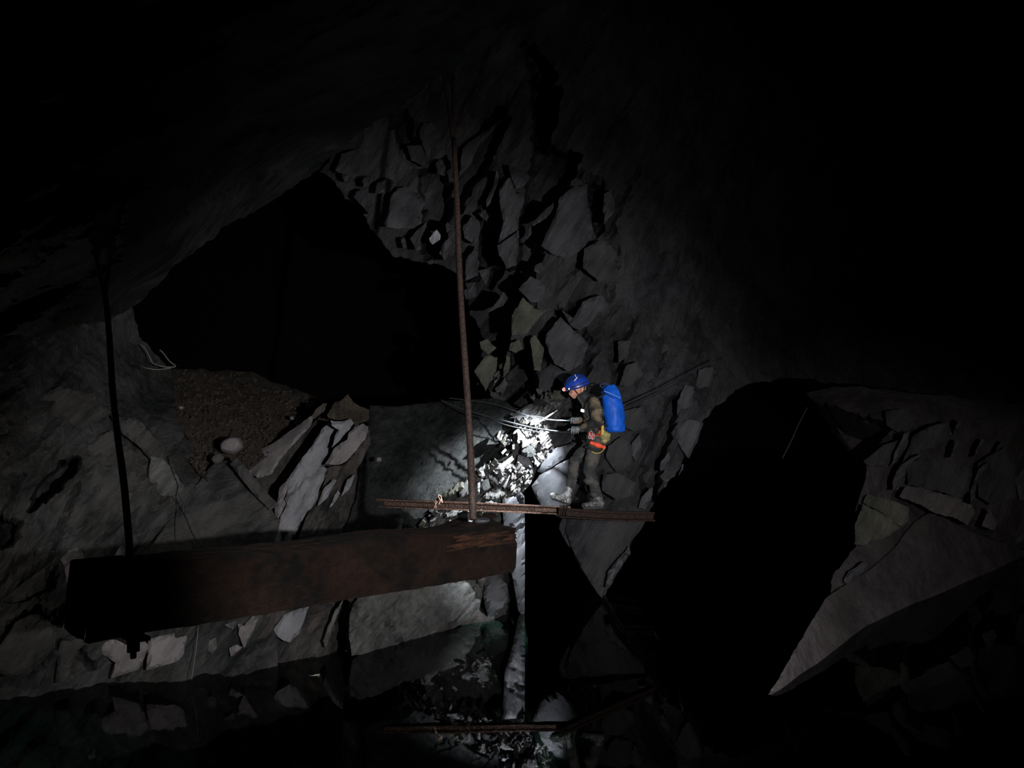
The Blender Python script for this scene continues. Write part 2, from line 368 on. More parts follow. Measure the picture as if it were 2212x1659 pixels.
slab(wc, c2([(980,790),(1120,770),(1250,640),(1390,420),(1400,560),(1330,700),(1270,800),(1270,900),(1180,1040),(1150,1160),(1165,1300),(1080,1480),(880,1540),(680,1560),(740,1400),(820,1200),(950,960)]), 7.95, M['mid'], gy=-.2, gx=.15, amp=.07, step=.03, lam=11, aniso=7, thick=.9, micro=.012, res=4.5, jag=3)
for p in ([(1090,1000),(1115,1030),(1050,1130),(1010,1170),(1060,1040)], [(930,1270),(1020,1190),(990,1260),(930,1370),(880,1450),(855,1440)], [(800,1330),(850,1290),(820,1400),(780,1430)], [(1010,1340),(1100,1200),(1110,1260),(1040,1380),(1000,1400)],
          [(1180,900),(1250,850),(1200,990),(1120,1060)], [(950,1000),(1040,900),(1080,900),(1000,1060),(900,1150)]):
    slab(wc, c2(p), 7.78, M['pale'], gy=-.2, gx=.1, name='rock_splinter', thick=.12, res=5, jag=1.5)
slab(wl, [(400,1078),(470,992),(500,1000),(540,1055),(582,1095),(605,1125),(590,1195),(500,1215),(285,1250),(340,1160)], 7.05, M['left'], gx=.12, gy=-.2, label='broad streaked slab beside the left rod', thick=.5, ang=42, amp=.03, lam=14)
slab(wl, [(497,1002),(512,988),(560,1046),(603,1092),(582,1102),(540,1058)], 7.12, M['left'], gx=.1, thick=.15, jag=2)
slab(wc, c2([(540,980),(620,900),(635,960),(580,1080),(600,1130),(520,1290),(495,1200),(530,1060)]), 7.35, M['pinkish'], gy=-.2, thick=.3)
for p, d, m in (([(240,898),(300,908),(345,955),(372,1000),(402,1052),(385,1070),(350,1020),(300,965),(262,935)], 7.0, 'pinkish'),
             ([(325,985),(352,990),(380,1020),(398,1048),(388,1078),(345,1068),(322,1030)], 6.95, 'bright'),
             ([(215,1100),(236,1112),(262,1160),(276,1222),(250,1225),(240,1165),(214,1130)], 6.7, 'pinkish'),
             ([(130,1145),(160,1150),(186,1205),(192,1280),(150,1290),(140,1225),(112,1180)], 6.55, 'pinkish'),
             ([(10,1380),(40,1335),(80,1328),(122,1352),(118,1400),(62,1455),(15,1460),(-40,1440)], 6.45, 'left'),
             ([(168,1298),(205,1288),(205,1375),(175,1345)], 6.8, 'pinkish'),
             ([(0,1240),(60,1205),(110,1215),(100,1270),(40,1300),(-20,1300)], 6.4, 'left'),
             ([(75,855),(130,835),(200,850),(240,890),(180,930),(110,905)], 6.75, 'left'),
             ([(130,1385),(175,1330),(190,1380),(160,1420),(150,1470),(120,1475)], 6.75, 'left'),
             ([(180,960),(240,930),(300,985),(250,1090),(200,1095),(160,1040)], 6.8, 'left')):
    slab(wl, p, d+.1, M['left' if p[0][0] in (240,) else m], gx=.08, gy=-.08, thick=.6, ang=48, jag=3.5, amp=.035)
# below the beam
for p, d, m in (([(50,320),(265,265),(240,400),(200,440),(40,485)], 7.2, 'pinkish'), ([(350,370),(370,310),(410,315),(415,370),(385,400)], 7.45, 'bright'),
             ([(455,245),(520,225),(500,270)], 7.5, 'bright'), ([(525,240),(560,250),(600,200),(640,200),(560,370),(530,300)], 7.55, 'pinkish'),
             ([(770,190),(870,150),(905,145),(850,290),(800,340),(770,330),(740,310),(715,270)], 7.75, 'pale'), ([(1085,115),(1060,180),(1040,230),(1000,350),(990,365),(978,330),(1005,250),(1040,170)], 7.8, 'bright'),
             ([(655,370),(690,335),(700,345),(665,395),(620,400)], 7.7, 'pinkish'), ([(480,370),(520,350),(555,360),(490,415)], 7.5, 'pinkish'),
             ([(640,300),(720,180),(760,200),(660,330),(610,370)], 7.75, 'mid'), ([(870,300),(930,190),(1000,160),(960,280),(900,350)], 7.95, 'mid')):
    slab(wc, c8(p), d-.13, M[m], gy=-.1, gx=.1, thick=.5, jag=1.6)
slab(wl, [(218,1385),(305,1378),(322,1395),(300,1446),(240,1466),(250,1432),(216,1410)], 7.0, M['pinkish'], thick=.5)
slab(wc, c8([(1170,90),(1500,10),(1620,-30),(1840,-40),(1830,60),(1800,200),(1640,275),(1400,350),(1270,385),(1130,410),(1115,300),(1120,190),(1140,130)]), 8.33, M['bright'], gx=.42, gy=-.1, thick=.9, ang=48, amp=.035, step=.012, lam=10, label='large streaked slab meeting the water below the beam', res=4.5,
     cracks=[(c8([(1300,228),(1395,330)]), 3, .06), (c8([(1130,130),(1270,290),(1240,360)]), 5, .05)])
slab(wc, c8([(1838,-30),(1900,-20),(1955,30),(1962,120),(1880,212),(1850,190),(1828,100)]), 9.0, M['smooth'], thick=.5, ang=45)
slab(wc, [(1085,1078),(1110,1072),(1133,1080),(1134,1180),(1133,1335),(1120,1320),(1108,1250),(1090,1180)], 9.15, M['smooth'], gx=.2, gy=0, thick=.5, jag=.6, label='smooth slab with a straight vertical edge beside the beam end',
     cracks=[([(1105,1140),(1135,1115)], 2.5, .03),([(1105,1160),(1135,1135)], 2.5, .03),([(1108,1190),(1133,1170)], 2, .03)])
# upper wall plates
up3 = [([(160,530),(220,530),(210,600),(180,590)],'plate'),([(340,590),(360,555),(430,545),(440,590),(400,630),(350,640)],'plate'),([(290,680),(340,655),(410,720),(415,760),(445,790),(430,870),(400,890),(360,830),(310,780),(265,730)],'plate'),
 ([(480,600),(560,550),(650,620),(590,690),(540,680),(460,700)],'plate'),([(600,720),(660,650),(760,640),(880,730),(905,790),(860,890),(880,960),(800,1010),(640,1010),(560,1000),(530,960),(580,850)],'plate'),
 ([(940,1100),(1010,1020),(1045,1070),(1040,1110),(970,1155)],'quartz'),([(1030,1230),(1060,1160),(1120,1090),(1155,1160),(1080,1300)],'plate'),([(1085,980),(1110,950),(1135,1010),(1100,1050)],'plate'),
 ([(770,1100),(850,1010),(920,950),(900,1030),(860,1110),(870,1190),(830,1210)],'plate'),([(740,270),(860,260),(900,330),(960,330),(950,390),(890,460),(780,400)],'wall'),([(850,150),(900,60),(960,60),(1030,150),(960,300),(940,380),(880,260)],'wall'),
 ([(1000,430),(1060,390),(1090,460),(1080,540),(1010,520)],'wall'),([(100,490),(160,340),(300,300),(400,400),(370,510),(160,520)],'wall'),([(1240,300),(1350,200),(1590,50),(1600,20),(1500,150),(1380,290),(1330,400),(1210,560)],'wall'),
 ([(690,1100),(720,1090),(745,1180),(710,1190)],'plate')]
M['quartz'] = slate('quartz_slate', (.55,.55,.58), (.85,.85,.9), ang=40, bump=.5)
for p, m in up3: slab(wb, c3(p), 9.75+random.uniform(-.12,.12), M[m], gx=random.uniform(-.15,.15), gy=random.uniform(-.2,.1), thick=1.1, jag=2.4, amp=.03, ang=70)
up4 = [[(165,280),(210,190),(240,60),(260,100),(240,180),(200,290),(170,325)],[(260,200),(330,110),(390,180),(380,230),(440,220),(440,270),(400,400),(390,480),(250,600),(290,420),(265,300)],[(245,600),(400,490),(400,590),(380,740),(310,765),(260,670)],
 [(330,20),(430,60),(490,110),(440,170),(380,190),(340,90)],[(0,460),(70,380),(120,430),(120,530),(80,590),(10,540)],[(110,370),(160,340),(185,390),(170,430)],[(20,700),(95,600),(110,740),(110,810),(20,850)],[(110,780),(200,755),(190,840),(165,880)],
 [(10,920),(70,880),(100,900),(100,960),(20,985)],[(180,1080),(290,930),(325,975),(290,1030),(200,1070)],[(450,500),(490,460),(490,520),(455,560)],[(500,430),(600,330),(650,290),(650,330),(600,400),(500,460)]]
for p in up4: slab(wb, c4(p), 9.65+random.uniform(-.1,.1), M['plate'], gx=random.uniform(-.2,.2), gy=random.uniform(-.2,.1), thick=1.5, jag=2.0, amp=.025, ang=70)
for p, d, m in (([(560,600),(660,390),(690,260),(800,175),(890,170),(900,300),(940,520),(880,600),(770,680),(640,660)], 9.85,'plate'),([(1010,230),(1060,200),(1090,300),(1090,350),(1010,450),(1000,330)],9.9,'plate'),
   ([(350,1100),(430,970),(510,1050),(600,1060),(450,1230),(350,1240)],9.55,'olive'),([(600,1230),(700,1110),(780,1190),(850,1250),(900,1310),(860,1440),(760,1500),(660,1450),(590,1290)],9.45,'plate'),
   ([(710,1060),(790,1120),(860,1000),(1000,950),(1040,1030),(900,1170),(840,1210),(780,1180)],9.55,'plate'),([(400,910),(480,820),(600,870),(640,960),(540,1000),(480,1000)],9.65,'plate'),
   ([(80,1500),(180,1380),(250,1400),(240,1500),(210,1560),(160,1645),(120,1560)],9.5,'olive'),([(310,1390),(340,1400),(330,1500),(290,1540),(300,1450)],9.5,'olive'),([(230,1620),(260,1600),(300,1540),(320,1580),(290,1659),(240,1650)],9.5,'bright'),
   ([(340,1300),(400,1270),(430,1340),(380,1370),(330,1350)],9.6,'olive'),([(120,1290),(180,1270),(240,1330),(180,1380),(130,1340)],9.6,'olive'),([(480,1270),(520,1240),(580,1330),(560,1500),(510,1490),(500,1400)],9.45,'olive'),
   ([(520,740),(560,720),(580,760),(540,800),(510,780)],9.6,'plate'),([(870,620),(1000,560),(1100,640),(1120,800),(980,860),(860,760)],9.75,'wall'),([(1110,1290),(1200,1280),(1180,1400),(1120,1440)],9.6,'wall')):
    slab(wb, c4(p), d, M[m], gx=random.uniform(-.1,.2), gy=-.1, thick=.9, jag=2.5, amp=.03)
# lower wall slabs by the caver
c5 = lambda p: tf(p, 1300, 750, 2.91)
slab(wb, [(1148,1050),(1166,1026),(1240,985),(1256,1000),(1252,1050),(1225,1100),(1214,1118),(1175,1100),(1158,1075)], 9.3, M['smooth'], gx=.02, gy=.05, label='smooth blue-grey slab left of the legs', thick=.5, jag=1.2, amp=.01)
slab(wb, [(1160,1018),(1175,985),(1200,968),(1240,955),(1262,960),(1240,978),(1172,1022)], 9.38, M['smooth'], thick=.5, jag=1.2, amp=.01)
slab(wb, [(1225,1118),(1300,1105),(1400,1115),(1380,1150),(1358,1172),(1355,1200),(1300,1292),(1270,1250),(1238,1190),(1222,1145)], 9.6, M['wall'], gx=.05, gy=.05, label='pointed slab tapering down to the water under the rail', thick=.6, amp=.035, ang=60, lam=10, jag=1.4, res=4.5)
slab(wb, [(1313,1235),(1345,1195),(1362,1195),(1335,1235),(1318,1268),(1308,1268)], 9.42, M['smooth'], thick=.15, jag=1)
slab(wb, [(1330,1215),(1358,1180),(1363,1195),(1341,1224)], 9.45, M['smooth'], thick=.15, jag=1)
for p, d, m in (([(480,470),(560,455),(640,480),(600,600),(545,700),(500,640),(465,560)],9.95,'plate'),([(370,720),(425,640),(430,690),(400,760),(370,780)],9.8,'plate'),([(480,810),(500,740),(515,735),(510,770)],10.0,'plate'),
   ([(370,890),(400,830),(420,830),(400,880),(375,900)],9.8,'plate'),([(480,330),(520,240),(580,250),(570,380),(520,470),(475,430)],10.1,'plate'),([(190,600),(240,540),(250,620),(210,720),(190,680)],9.35,'plate'),
   ([(140,400),(260,370),(250,480),(200,530),(140,500)],9.4,'wall'),([(40,620),(120,560),(190,620),(180,740),(90,780),(30,700)],9.3,'wall'),([(610,140),(700,120),(690,220),(640,380),(580,330),(600,200)],10.4,'wall'),
   ([(10,800),(100,790),(210,850),(200,930),(90,960),(0,900)],9.3,'wall'),([(250,940),(320,880),(310,960),(270,1020),(230,1010)],9.6,'plate'),([(150,120),(220,90),(260,170),(180,250),(110,240)],9.5,'wall')):
    slab(wb, c5(p), d, M[m], gx=.1, gy=0, thick=.4, jag=2.5, amp=.03)
# right bank slabs and ledges
for p, d, m in (([(480,620),(520,500),(570,390),(620,370),(600,460),(540,560)],9.45,'plate'),([(490,740),(530,640),(600,580),(680,540),(720,530),(640,590),(590,640),(580,720),(530,790),(490,790)],9.45,'plate'),
   ([(280,590),(420,470),(540,430),(500,560),(470,620),(330,620)],9.75,'wall'),([(920,420),(940,350),(980,290),(990,320),(960,390)],10.2,'plate'),([(915,560),(930,480),(965,430),(960,480),(925,560)],10.0,'plate'),
   ([(1070,555),(1090,500),(1135,425),(1150,430),(1090,550)],10.4,'plate'),([(1200,565),(1230,510),(1270,440),(1285,450),(1240,520)],10.7,'plate'),([(1055,890),(1050,790),(1110,640),(1175,590),(1160,640),(1090,760),(1080,860),(1065,900)],10.1,'plate'),
   ([(540,840),(580,770),(690,770),(780,800),(990,860),(900,980),(800,960),(700,900)],9.7,'right'),([(880,970),(980,870),(1060,900),(1080,960),(1030,1040),(960,1000)],9.9,'right'),([(1130,1050),(1180,920),(1240,1030),(1220,1080)],10.2,'right'),
   ([(590,600),(700,560),(900,580),(1060,640),(1040,800),(980,850),(760,790),(600,750)],9.95,'wall'),([(215,1180),(220,1040),(280,890),(400,950),(550,1060),(420,1140),(280,1190)],9.1,'olive'),([(280,885),(310,825),(430,850),(610,910),(600,1020),(560,1055),(400,945)],9.45,'olive'),
   ([(140,1430),(180,1370),(290,1300),(320,1330),(200,1450),(150,1460)],8.7,'plate'),([(1370,720),(1433,630),(1500,640),(1500,850),(1400,860)],11.6,'right'),([(640,400),(780,330),(900,300),(920,400),(780,490),(620,540),(560,600),(620,460)],9.85,'wall'),
   ([(440,230),(560,210),(640,270),(620,350),(540,380),(450,330)],10.6,'wall'),([(1100,600),(1300,480),(1380,640),(1370,850),(1200,900),(1110,840)],10.6,'wall')):
    slab(wr, c6(p), d+.25, M[m], gx=.12, gy=-.05, thick=.7, jag=2.5, amp=.025, ang=52)
slab(wr, c6([(20,1560),(140,1480),(330,1360),(480,1230),(640,1030),(760,950),(900,1010),(1100,1110),(1500,1250),(1520,1500),(1080,1700),(800,1800),(500,1850),(400,1900),(150,2000),(-60,2150),(-200,2250),(-420,2300),(-100,1750)]),
     9.12, M['right'], ctrl=[(1680,1480,6.95),(1870,1345,8.82),(2000,1290,9.78),(2212,1195,12.1),(2000,1130,10.4),(1860,1200,9.35),(2212,1130,12.2)], thick=.8, res=6, jag=2.2, amp=.035, label='broad pale violet-grey slab slanting into the pool', ang=42, step=.006)
# submerged slabs
for p, d in (([(620,1500),(625,1470),(690,1455),(700,1470),(672,1500),(615,1525),(600,1500)],7.28),([(750,1440),(800,1425),(870,1420),(870,1450),(830,1480),(780,1500),(745,1475)],7.84),([(900,1460),(1010,1420),(1050,1420),(960,1470),(900,1480)],8.3),
   ([(740,1620),(860,1520),(900,1510),(800,1600),(745,1650)],7.5),([(1060,1380),(1110,1370),(1120,1420),(1060,1450)],8.85),([(560,1560),(640,1540),(700,1580),(620,1640)],7.1)):
    slab(wc, p, d, M['sub'], thick=.5, name='submerged_slab', jag=2)

# ------------------------------------------------------------------ rough slope the headlamp rakes, and the broken face beside it
SL = [(790,880,9.3),(960,866,9.85),(1150,885,9.75),(1130,960,9.6),(1050,1003,9.4),(950,1075,9.1),(800,1190,8.5),(750,1000,8.9),(1100,985,9.48),(900,980,9.35)]
sl = rock('rock_slope', [(775,905),(800,876),(860,878),(960,866),(1060,860),(1095,868),(1115,882),(1160,876),(1165,893),(1135,905),(1130,925),(1112,940),(1115,958),(1090,990),(1052,1000),(1035,1012),(1020,1030),(1000,1050),(960,1072),(900,1130),(860,1200),(740,1230),(745,1140),(770,1080),(780,1000),(790,950)],
    SL, M['slope'], wc, res=4.5, jag=2.5, ang=48, lam=9, aniso=2.2, amp=.05, micro=.011, thick=.8)
sl['label'] = 'rough dark green slope raked by the headlamp'
bf = rock('broken_face', [(945,1085),(1000,1052),(1030,1028),(1050,1004),(1120,972),(1150,985),(1160,1010),(1148,1042),(1125,1060),(1112,1085),(1080,1130),(1050,1250),(960,1260),(900,1230),(930,1150)],
    [(950,1080,9.05),(1120,980,9.45),(1150,1040,9.42),(1100,1085,9.38),(960,1240,8.85)], M['bright'], wc, res=4.5, jag=2.5, ang=42, lam=9, aniso=3.5, amp=.05, step=.03, nst=5, micro=.012, thick=.6)
# bigger blocks read off the photograph, then scattered shards between them
for p, d, m in (([(1160,420),(1190,390),(1260,375),(1285,400),(1270,450),(1220,490),(1195,450),(1150,470)],9.2,'bright'),([(990,500),(1030,490),(1110,530),(1130,580),(1060,690),(1000,640)],9.2,'bright'),([(1040,680),(1130,590),(1170,680),(1140,720),(1060,760)],9.15,'bright'),
    ([(1190,560),(1240,545),(1290,600),(1320,660),(1260,700),(1240,640)],9.35,'pale'),([(1250,740),(1310,690),(1390,790),(1310,890),(1280,810)],9.4,'pale'),([(1280,470),(1340,440),(1380,440),(1420,500),(1380,510),(1310,500)],9.4,'bright'),
    ([(1050,790),(1100,740),(1190,730),(1230,800),(1200,870),(1120,870),(1050,840)],9.05,'slope'),([(1010,840),(1060,850),(1150,890),(1190,990),(1100,1060),(1000,1090),(950,1050)],9.25,'pale'),([(1185,845),(1205,850),(1230,890),(1290,950),(1250,1000),(1215,975),(1220,920)],9.2,'pale'),
    ([(680,1050),(830,930),(950,840),(950,900),(860,990),(790,1080),(720,1090)],9.15,'bright'),([(1040,1100),(1190,990),(1210,1050),(1150,1150),(1100,1160)],9.3,'pale'),([(480,1040),(600,960),(560,1050),(580,1110),(540,1140),(490,1100)],8.8,'bright'),
    ([(590,1130),(700,1050),(760,1210),(740,1280),(640,1230)],8.95,'far'),([(450,1370),(460,1230),(520,1180),(510,1350)],8.7,'bright'),([(530,1190),(620,1130),(650,1260),(520,1360)],8.78,'slope'),([(530,1390),(640,1300),(780,1260),(860,1340),(700,1420),(560,1400)],8.85,'bright'),
    ([(750,1190),(850,1060),(950,1110),(930,1230),(830,1280)],9.1,'bright'),([(230,1290),(350,1160),(400,1230),(370,1340),(260,1390)],8.6,'bright'),([(0,1370),(200,1230),(320,1160),(310,1270),(150,1370),(60,1400)],8.62,'olive'),
    ([(860,1420),(960,1300),(1000,1270),(1080,1370),(1085,1440),(1000,1440)],9.1,'smooth'),([(100,1600),(220,1490),(320,1480),(290,1600),(60,1659)],8.5,'bright'),([(300,1480),(400,1470),(400,1600),(290,1610)],8.55,'bright'),([(580,1490),(700,1500),(640,1540),(560,1520)],8.9,'bright'),
    ([(1310,290),(1420,230),(1500,270),(1400,340),(1340,370),(1290,330)],9.35,'bright'),([(1180,120),(1300,130),(1420,200),(1330,230),(1220,210)],9.4,'slope'),([(1230,0),(1300,-10),(1310,60),(1290,85),(1250,50)],9.35,'bright'),
    ([(1400,70),(1540,0),(1640,60),(1560,140),(1440,140)],9.4,'olive'),([(1450,330),(1490,320),(1500,370),(1470,380)],9.3,'pale'),([(1430,190),(1560,170),(1540,240),(1460,270)],9.35,'bright')):
    slab(wc, c1(p), d+.04+max(0, 9.15-d)*.55, M[m], gx=random.uniform(-.3,.4), gy=random.uniform(-.5,.1), thick=.3, jag=1.1, amp=.015, lam=7, res=4, name='rock_block', bevel=.03)
slab(wc, [(1112,900),(1165,885),(1190,925),(1200,985),(1160,1012),(1130,1000),(1105,975)], 9.52, M['bright'], gx=.1, thick=.4, jag=2, amp=.05, step=.02, micro=.01, lam=8)
rs = random.Random(21)
NS = [0]; RUB = {}
def shard(px, py, d, s, mat, stuffed=False):
    a = math.radians(rs.gauss(50, 14)); l = s*rs.uniform(.8, 1.9); h = s*rs.uniform(.5, .9)
    k = rs.choice((4, 4, 5)); pts = []
    for i in range(k):
        t = 2*math.pi*(i+.5)/k+rs.uniform(-.3, .3); u, v = math.cos(t)*l, math.sin(t)*h
        pts.append((px+u*math.cos(a)+v*math.sin(a), py-u*math.sin(a)+v*math.cos(a)))
    gx, gy = rs.uniform(-.012, .012), rs.uniform(-.014, .008); th = rs.uniform(.06, .16)
    fr = [P(x, y, d+gx*(x-px)+gy*(y-py)) for x, y in pts]; c = P(px, py, d); n = Vector((c.x, c.y, c.z-CZ)).normalized()
    tp = [v+(c-v)*.22-n*.018 for v in fr]; bk = [v+n*th for v in fr]
    vs = [tuple(v) for v in tp+fr+bk]; fc = [tuple(range(k))]
    for i in range(k):
        j = (i+1) % k; fc += [(i, i+k, j+k, j), (i+k, i+2*k, j+2*k, j+k)]
    fc.append(tuple(range(3*k-1, 2*k-1, -1)))
    me = bpy.data.meshes.new('rock_shard'); me.from_pydata(vs, [], fc); me.update()
    bm = bmesh.new(); bm.from_mesh(me); bmesh.ops.recalc_face_normals(bm, faces=bm.faces); bm.to_mesh(me); bm.free()
    NS[0] += 1
    if NS[0] <= 290 and not stuffed: place('rock_shard', me, mat, wc)
    else: RUB.setdefault(mat.name, []).append(me)
zones = [([(1120,905),(1165,890),(1180,930),(1190,975),(1160,1005),(1145,985),(1125,960)], 9.38, 80, 8.5), ([(1000,1040),(1060,1000),(1150,1010),(1140,1050),(1090,1090),(1000,1100)], 9.24, 140, 8.5),
         ([(930,1100),(1080,1085),(1040,1120),(900,1150)], 8.95, 36, 8), ([(1150,855),(1200,840),(1225,870),(1200,900),(1160,895)], 9.48, 26, 6), ([(1020,780),(1110,790),(1110,850),(1040,860)], 9.75, 16, 6), ([(1070,940),(1125,930),(1120,970),(1085,985)], 9.25, 16, 6)]
for poly, d, n, s in zones:
    xs = [p[0] for p in poly]; ys = [p[1] for p in poly]; c = 0
    while c < n:
        x = rs.uniform(min(xs), max(xs)); y = rs.uniform(min(ys), max(ys))
        if inpoly(np.array([x]), np.array([y]), poly)[0]:
            shard(x, y, d+rs.uniform(-.05, .05), s, M[rs.choice(('bright','pale','bright','mid','olive'))]); c += 1
for poly, d, n, s in zones[:3]:
    xs = [p[0] for p in poly]; ys = [p[1] for p in poly]; c = 0
    while c < n*2.2:
        x = rs.uniform(min(xs), max(xs)); y = rs.uniform(min(ys), max(ys))
        if inpoly(np.array([x]), np.array([y]), poly)[0]:
            shard(x, y, d+rs.uniform(.0, .07), s*.75, M[rs.choice(('bright','pale','bright'))], True); c += 1
for mn, ms in RUB.items():
    bm = bmesh.new()
    for q in ms: bm.from_mesh(q)
    me = bpy.data.meshes.new('rubble'); bm.to_mesh(me); bm.free(); place('rubble', me, bpy.data.materials[mn], wc)['kind'] = 'stuff'
# ledge under the helmet that the beam of light hits first
rock('rock_slope', [(1100,895),(1130,880),(1170,862),(1205,845),(1228,850),(1235,868),(1215,890),(1190,905),(1160,915),(1125,910)], [(1110,900,9.5),(1230,860,9.45),(1190,905,9.3)], M['bright'], wc, res=4.5, jag=3, ang=35, lam=7, aniso=3, amp=.05, step=.02, micro=.012, thick=.5)

# ------------------------------------------------------------------ water
wm, nt, b = newmat('pool_water'); nt.nodes.remove(b); L = nt.links.new
out = nt.nodes['Material Output']; gl = N(nt, 'ShaderNodeBsdfGlossy'); tr = N(nt, 'ShaderNodeBsdfTransparent'); mxs = N(nt, 'ShaderNodeMixShader'); fr = N(nt, 'ShaderNodeFresnel')
gl.inputs['Roughness'].default_value = .012; gl.inputs['Color'].default_value = (1, 1, 1, 1); tr.inputs['Color'].default_value = (.48, .84, .70, 1); fr.inputs[0].default_value = 1.333
tc = N(nt, 'ShaderNodeTexCoord'); nn = N(nt, 'ShaderNodeTexNoise'); nn.inputs['Scale'].default_value = 1.3; nn.inputs['Detail'].default_value = 3; bp = N(nt, 'ShaderNodeBump'); bp.inputs['Strength'].default_value = .05; bp.inputs['Distance'].default_value = .02
L(tc.outputs['Object'], nn.inputs[0]); L(nn.outputs[0], bp.inputs['Height']); L(bp.outputs[0], gl.inputs['Normal']); L(bp.outputs[0], fr.inputs['Normal'])
L(fr.outputs[0], mxs.inputs[0]); L(tr.outputs[0], mxs.inputs[1]); L(gl.outputs[0], mxs.inputs[2]); L(mxs.outputs[0], out.inputs[0])
me = bpy.data.meshes.new('water'); me.from_pydata([(-14, .4, .1), (22, .4, .1), (22, 32, .1), (-14, 32, .1)], [], [(0, 1, 2, 3)]); me.update()
wt = link('water', me, wm); tag(wt, 'still dark green water flooding the pit', kind='structure')

# ------------------------------------------------------------------ prop helpers
def tube(pts, r, seg=8, wob=0, seed=1, ry=None):
    """closed tube along a polyline; r may be a list"""
    rn = random.Random(seed); bm = bmesh.new(); rings = []; n = len(pts)
    rr = r if isinstance(r, (list, tuple)) else [r]*n
    up = Vector((0, 1, .13)).normalized()
    for i, p in enumerate(pts):
        t = (pts[min(i+1, n-1)]-pts[max(i-1, 0)]).normalized()
        a = t.cross(up); a = a.normalized() if a.length > 1e-4 else Vector((1, 0, 0)); b2 = t.cross(a).normalized()
        rings.append([bm.verts.new(p+(a*math.cos(q)+b2*math.sin(q))*rr[i]*(1+rn.uniform(-wob, wob))) for q in [2*math.pi*k/seg for k in range(seg)]])
    for A, B in zip(rings[:-1], rings[1:]):
        for k in range(seg): bm.faces.new((A[k], A[(k+1) % seg], B[(k+1) % seg], B[k]))
    bm.faces.new(rings[0]); bm.faces.new(rings[-1])
    bmesh.ops.recalc_face_normals(bm, faces=bm.faces); me = bpy.data.meshes.new('tube'); bm.to_mesh(me); bm.free()
    for f in me.polygons: f.use_smooth = True
    return me
def smooth_path(pts, k=6):
    out = []; n = len(pts)
    for i in range(n-1):
        p0, p1, p2, p3 = pts[max(i-1, 0)], pts[i], pts[i+1], pts[min(i+2, n-1)]
        for j in range(k):
            t = j/k; out.append(.5*((2*p1)+(p2-p0)*t+(2*p0-5*p1+4*p2-p3)*t*t+(3*p1-p0-3*p2+p3)*t**3))
    return out+[pts[-1]]
def joinm(name, mes):
    bm = bmesh.new()
    for m in mes: bm.from_mesh(m)
    me = bpy.data.meshes.new(name); bm.to_mesh(me); bm.free()
    return me
def boxm(c, X, Y, Z, bev=0):
    """box from centre and three half-axis vectors"""
    bm = bmesh.new(); bmesh.ops.create_cube(bm, size=2)
    if bev: bmesh.ops.bevel(bm, geom=bm.edges[:], offset=bev, segments=2, affect='EDGES')
    M4 = Matrix((( X.x, Y.x, Z.x, c.x), (X.y, Y.y, Z.y, c.y), (X.z, Y.z, Z.z, c.z), (0, 0, 0, 1)))
    bmesh.ops.transform(bm, matrix=M4, verts=bm.verts); bmesh.ops.recalc_face_normals(bm, faces=bm.faces)
    me = bpy.data.meshes.new('box'); bm.to_mesh(me); bm.free(); return me
def ellm(c, X, Y, Z, sub=3):
    bm = bmesh.new(); bmesh.ops.create_icosphere(bm, subdivisions=sub, radius=1)
    M4 = Matrix((( X.x, Y.x, Z.x, c.x), (X.y, Y.y, Z.y, c.y), (X.z, Y.z, Z.z, c.z), (0, 0, 0, 1)))
    bmesh.ops.transform(bm, matrix=M4, verts=bm.verts); bmesh.ops.recalc_face_normals(bm, faces=bm.faces)
    me = bpy.data.meshes.new('ell'); bm.to_mesh(me); bm.free()
    for f in me.polygons: f.use_smooth = True
    return me
def cap(a, b, ra, rb, flat=1.0, seg=14):
    """tapered capsule as stacked ellipsoids' hull (rings)"""
    d = b-a; L = max(d.length, 1e-5); t = d/L; pts = []; rr = []
    for k in range(5): q = math.pi/2*(1-k/5); pts.append(a-t*math.sin(q)*ra); rr.append(max(math.cos(q)*ra, .0008))
    for k in range(5): q = math.pi/2*k/4*.98; pts.append(b+t*math.sin(q)*rb); rr.append(max(math.cos(q)*rb, .0008))
    return tube(pts, rr, seg)
def fuse(name, prims, voxel=.006, smooth=4, disp=None):
    """one continuous skin grown over overlapping volumes"""
    me = joinm(name, prims); o = bpy.data.objects.new('tmp', me); COL.objects.link(o)
    r = o.modifiers.new('r', 'REMESH'); r.mode = 'VOXEL'; r.voxel_size = voxel; r.use_smooth_shade = True
    s = o.modifiers.new('s', 'SMOOTH'); s.iterations = smooth; s.factor = .5
    dg = bpy.context.evaluated_depsgraph_get(); dg.update()
    m2 = bpy.data.meshes.new_from_object(o.evaluated_get(dg)); bpy.data.objects.remove(o, do_unlink=True)
    m2.name = name
    if disp:
        n = len(m2.vertices); co = np.empty(n*3); no = np.empty(n*3); m2.vertices.foreach_get('co', co); m2.vertices.foreach_get('normal', no)
        co = co.reshape(-1, 3); no = no.reshape(-1, 3); co = co+no*disp(co)[:, None]; m2.vertices.foreach_set('co', co.ravel()); m2.update()
    for f in m2.polygons: f.use_smooth = True
    return m2
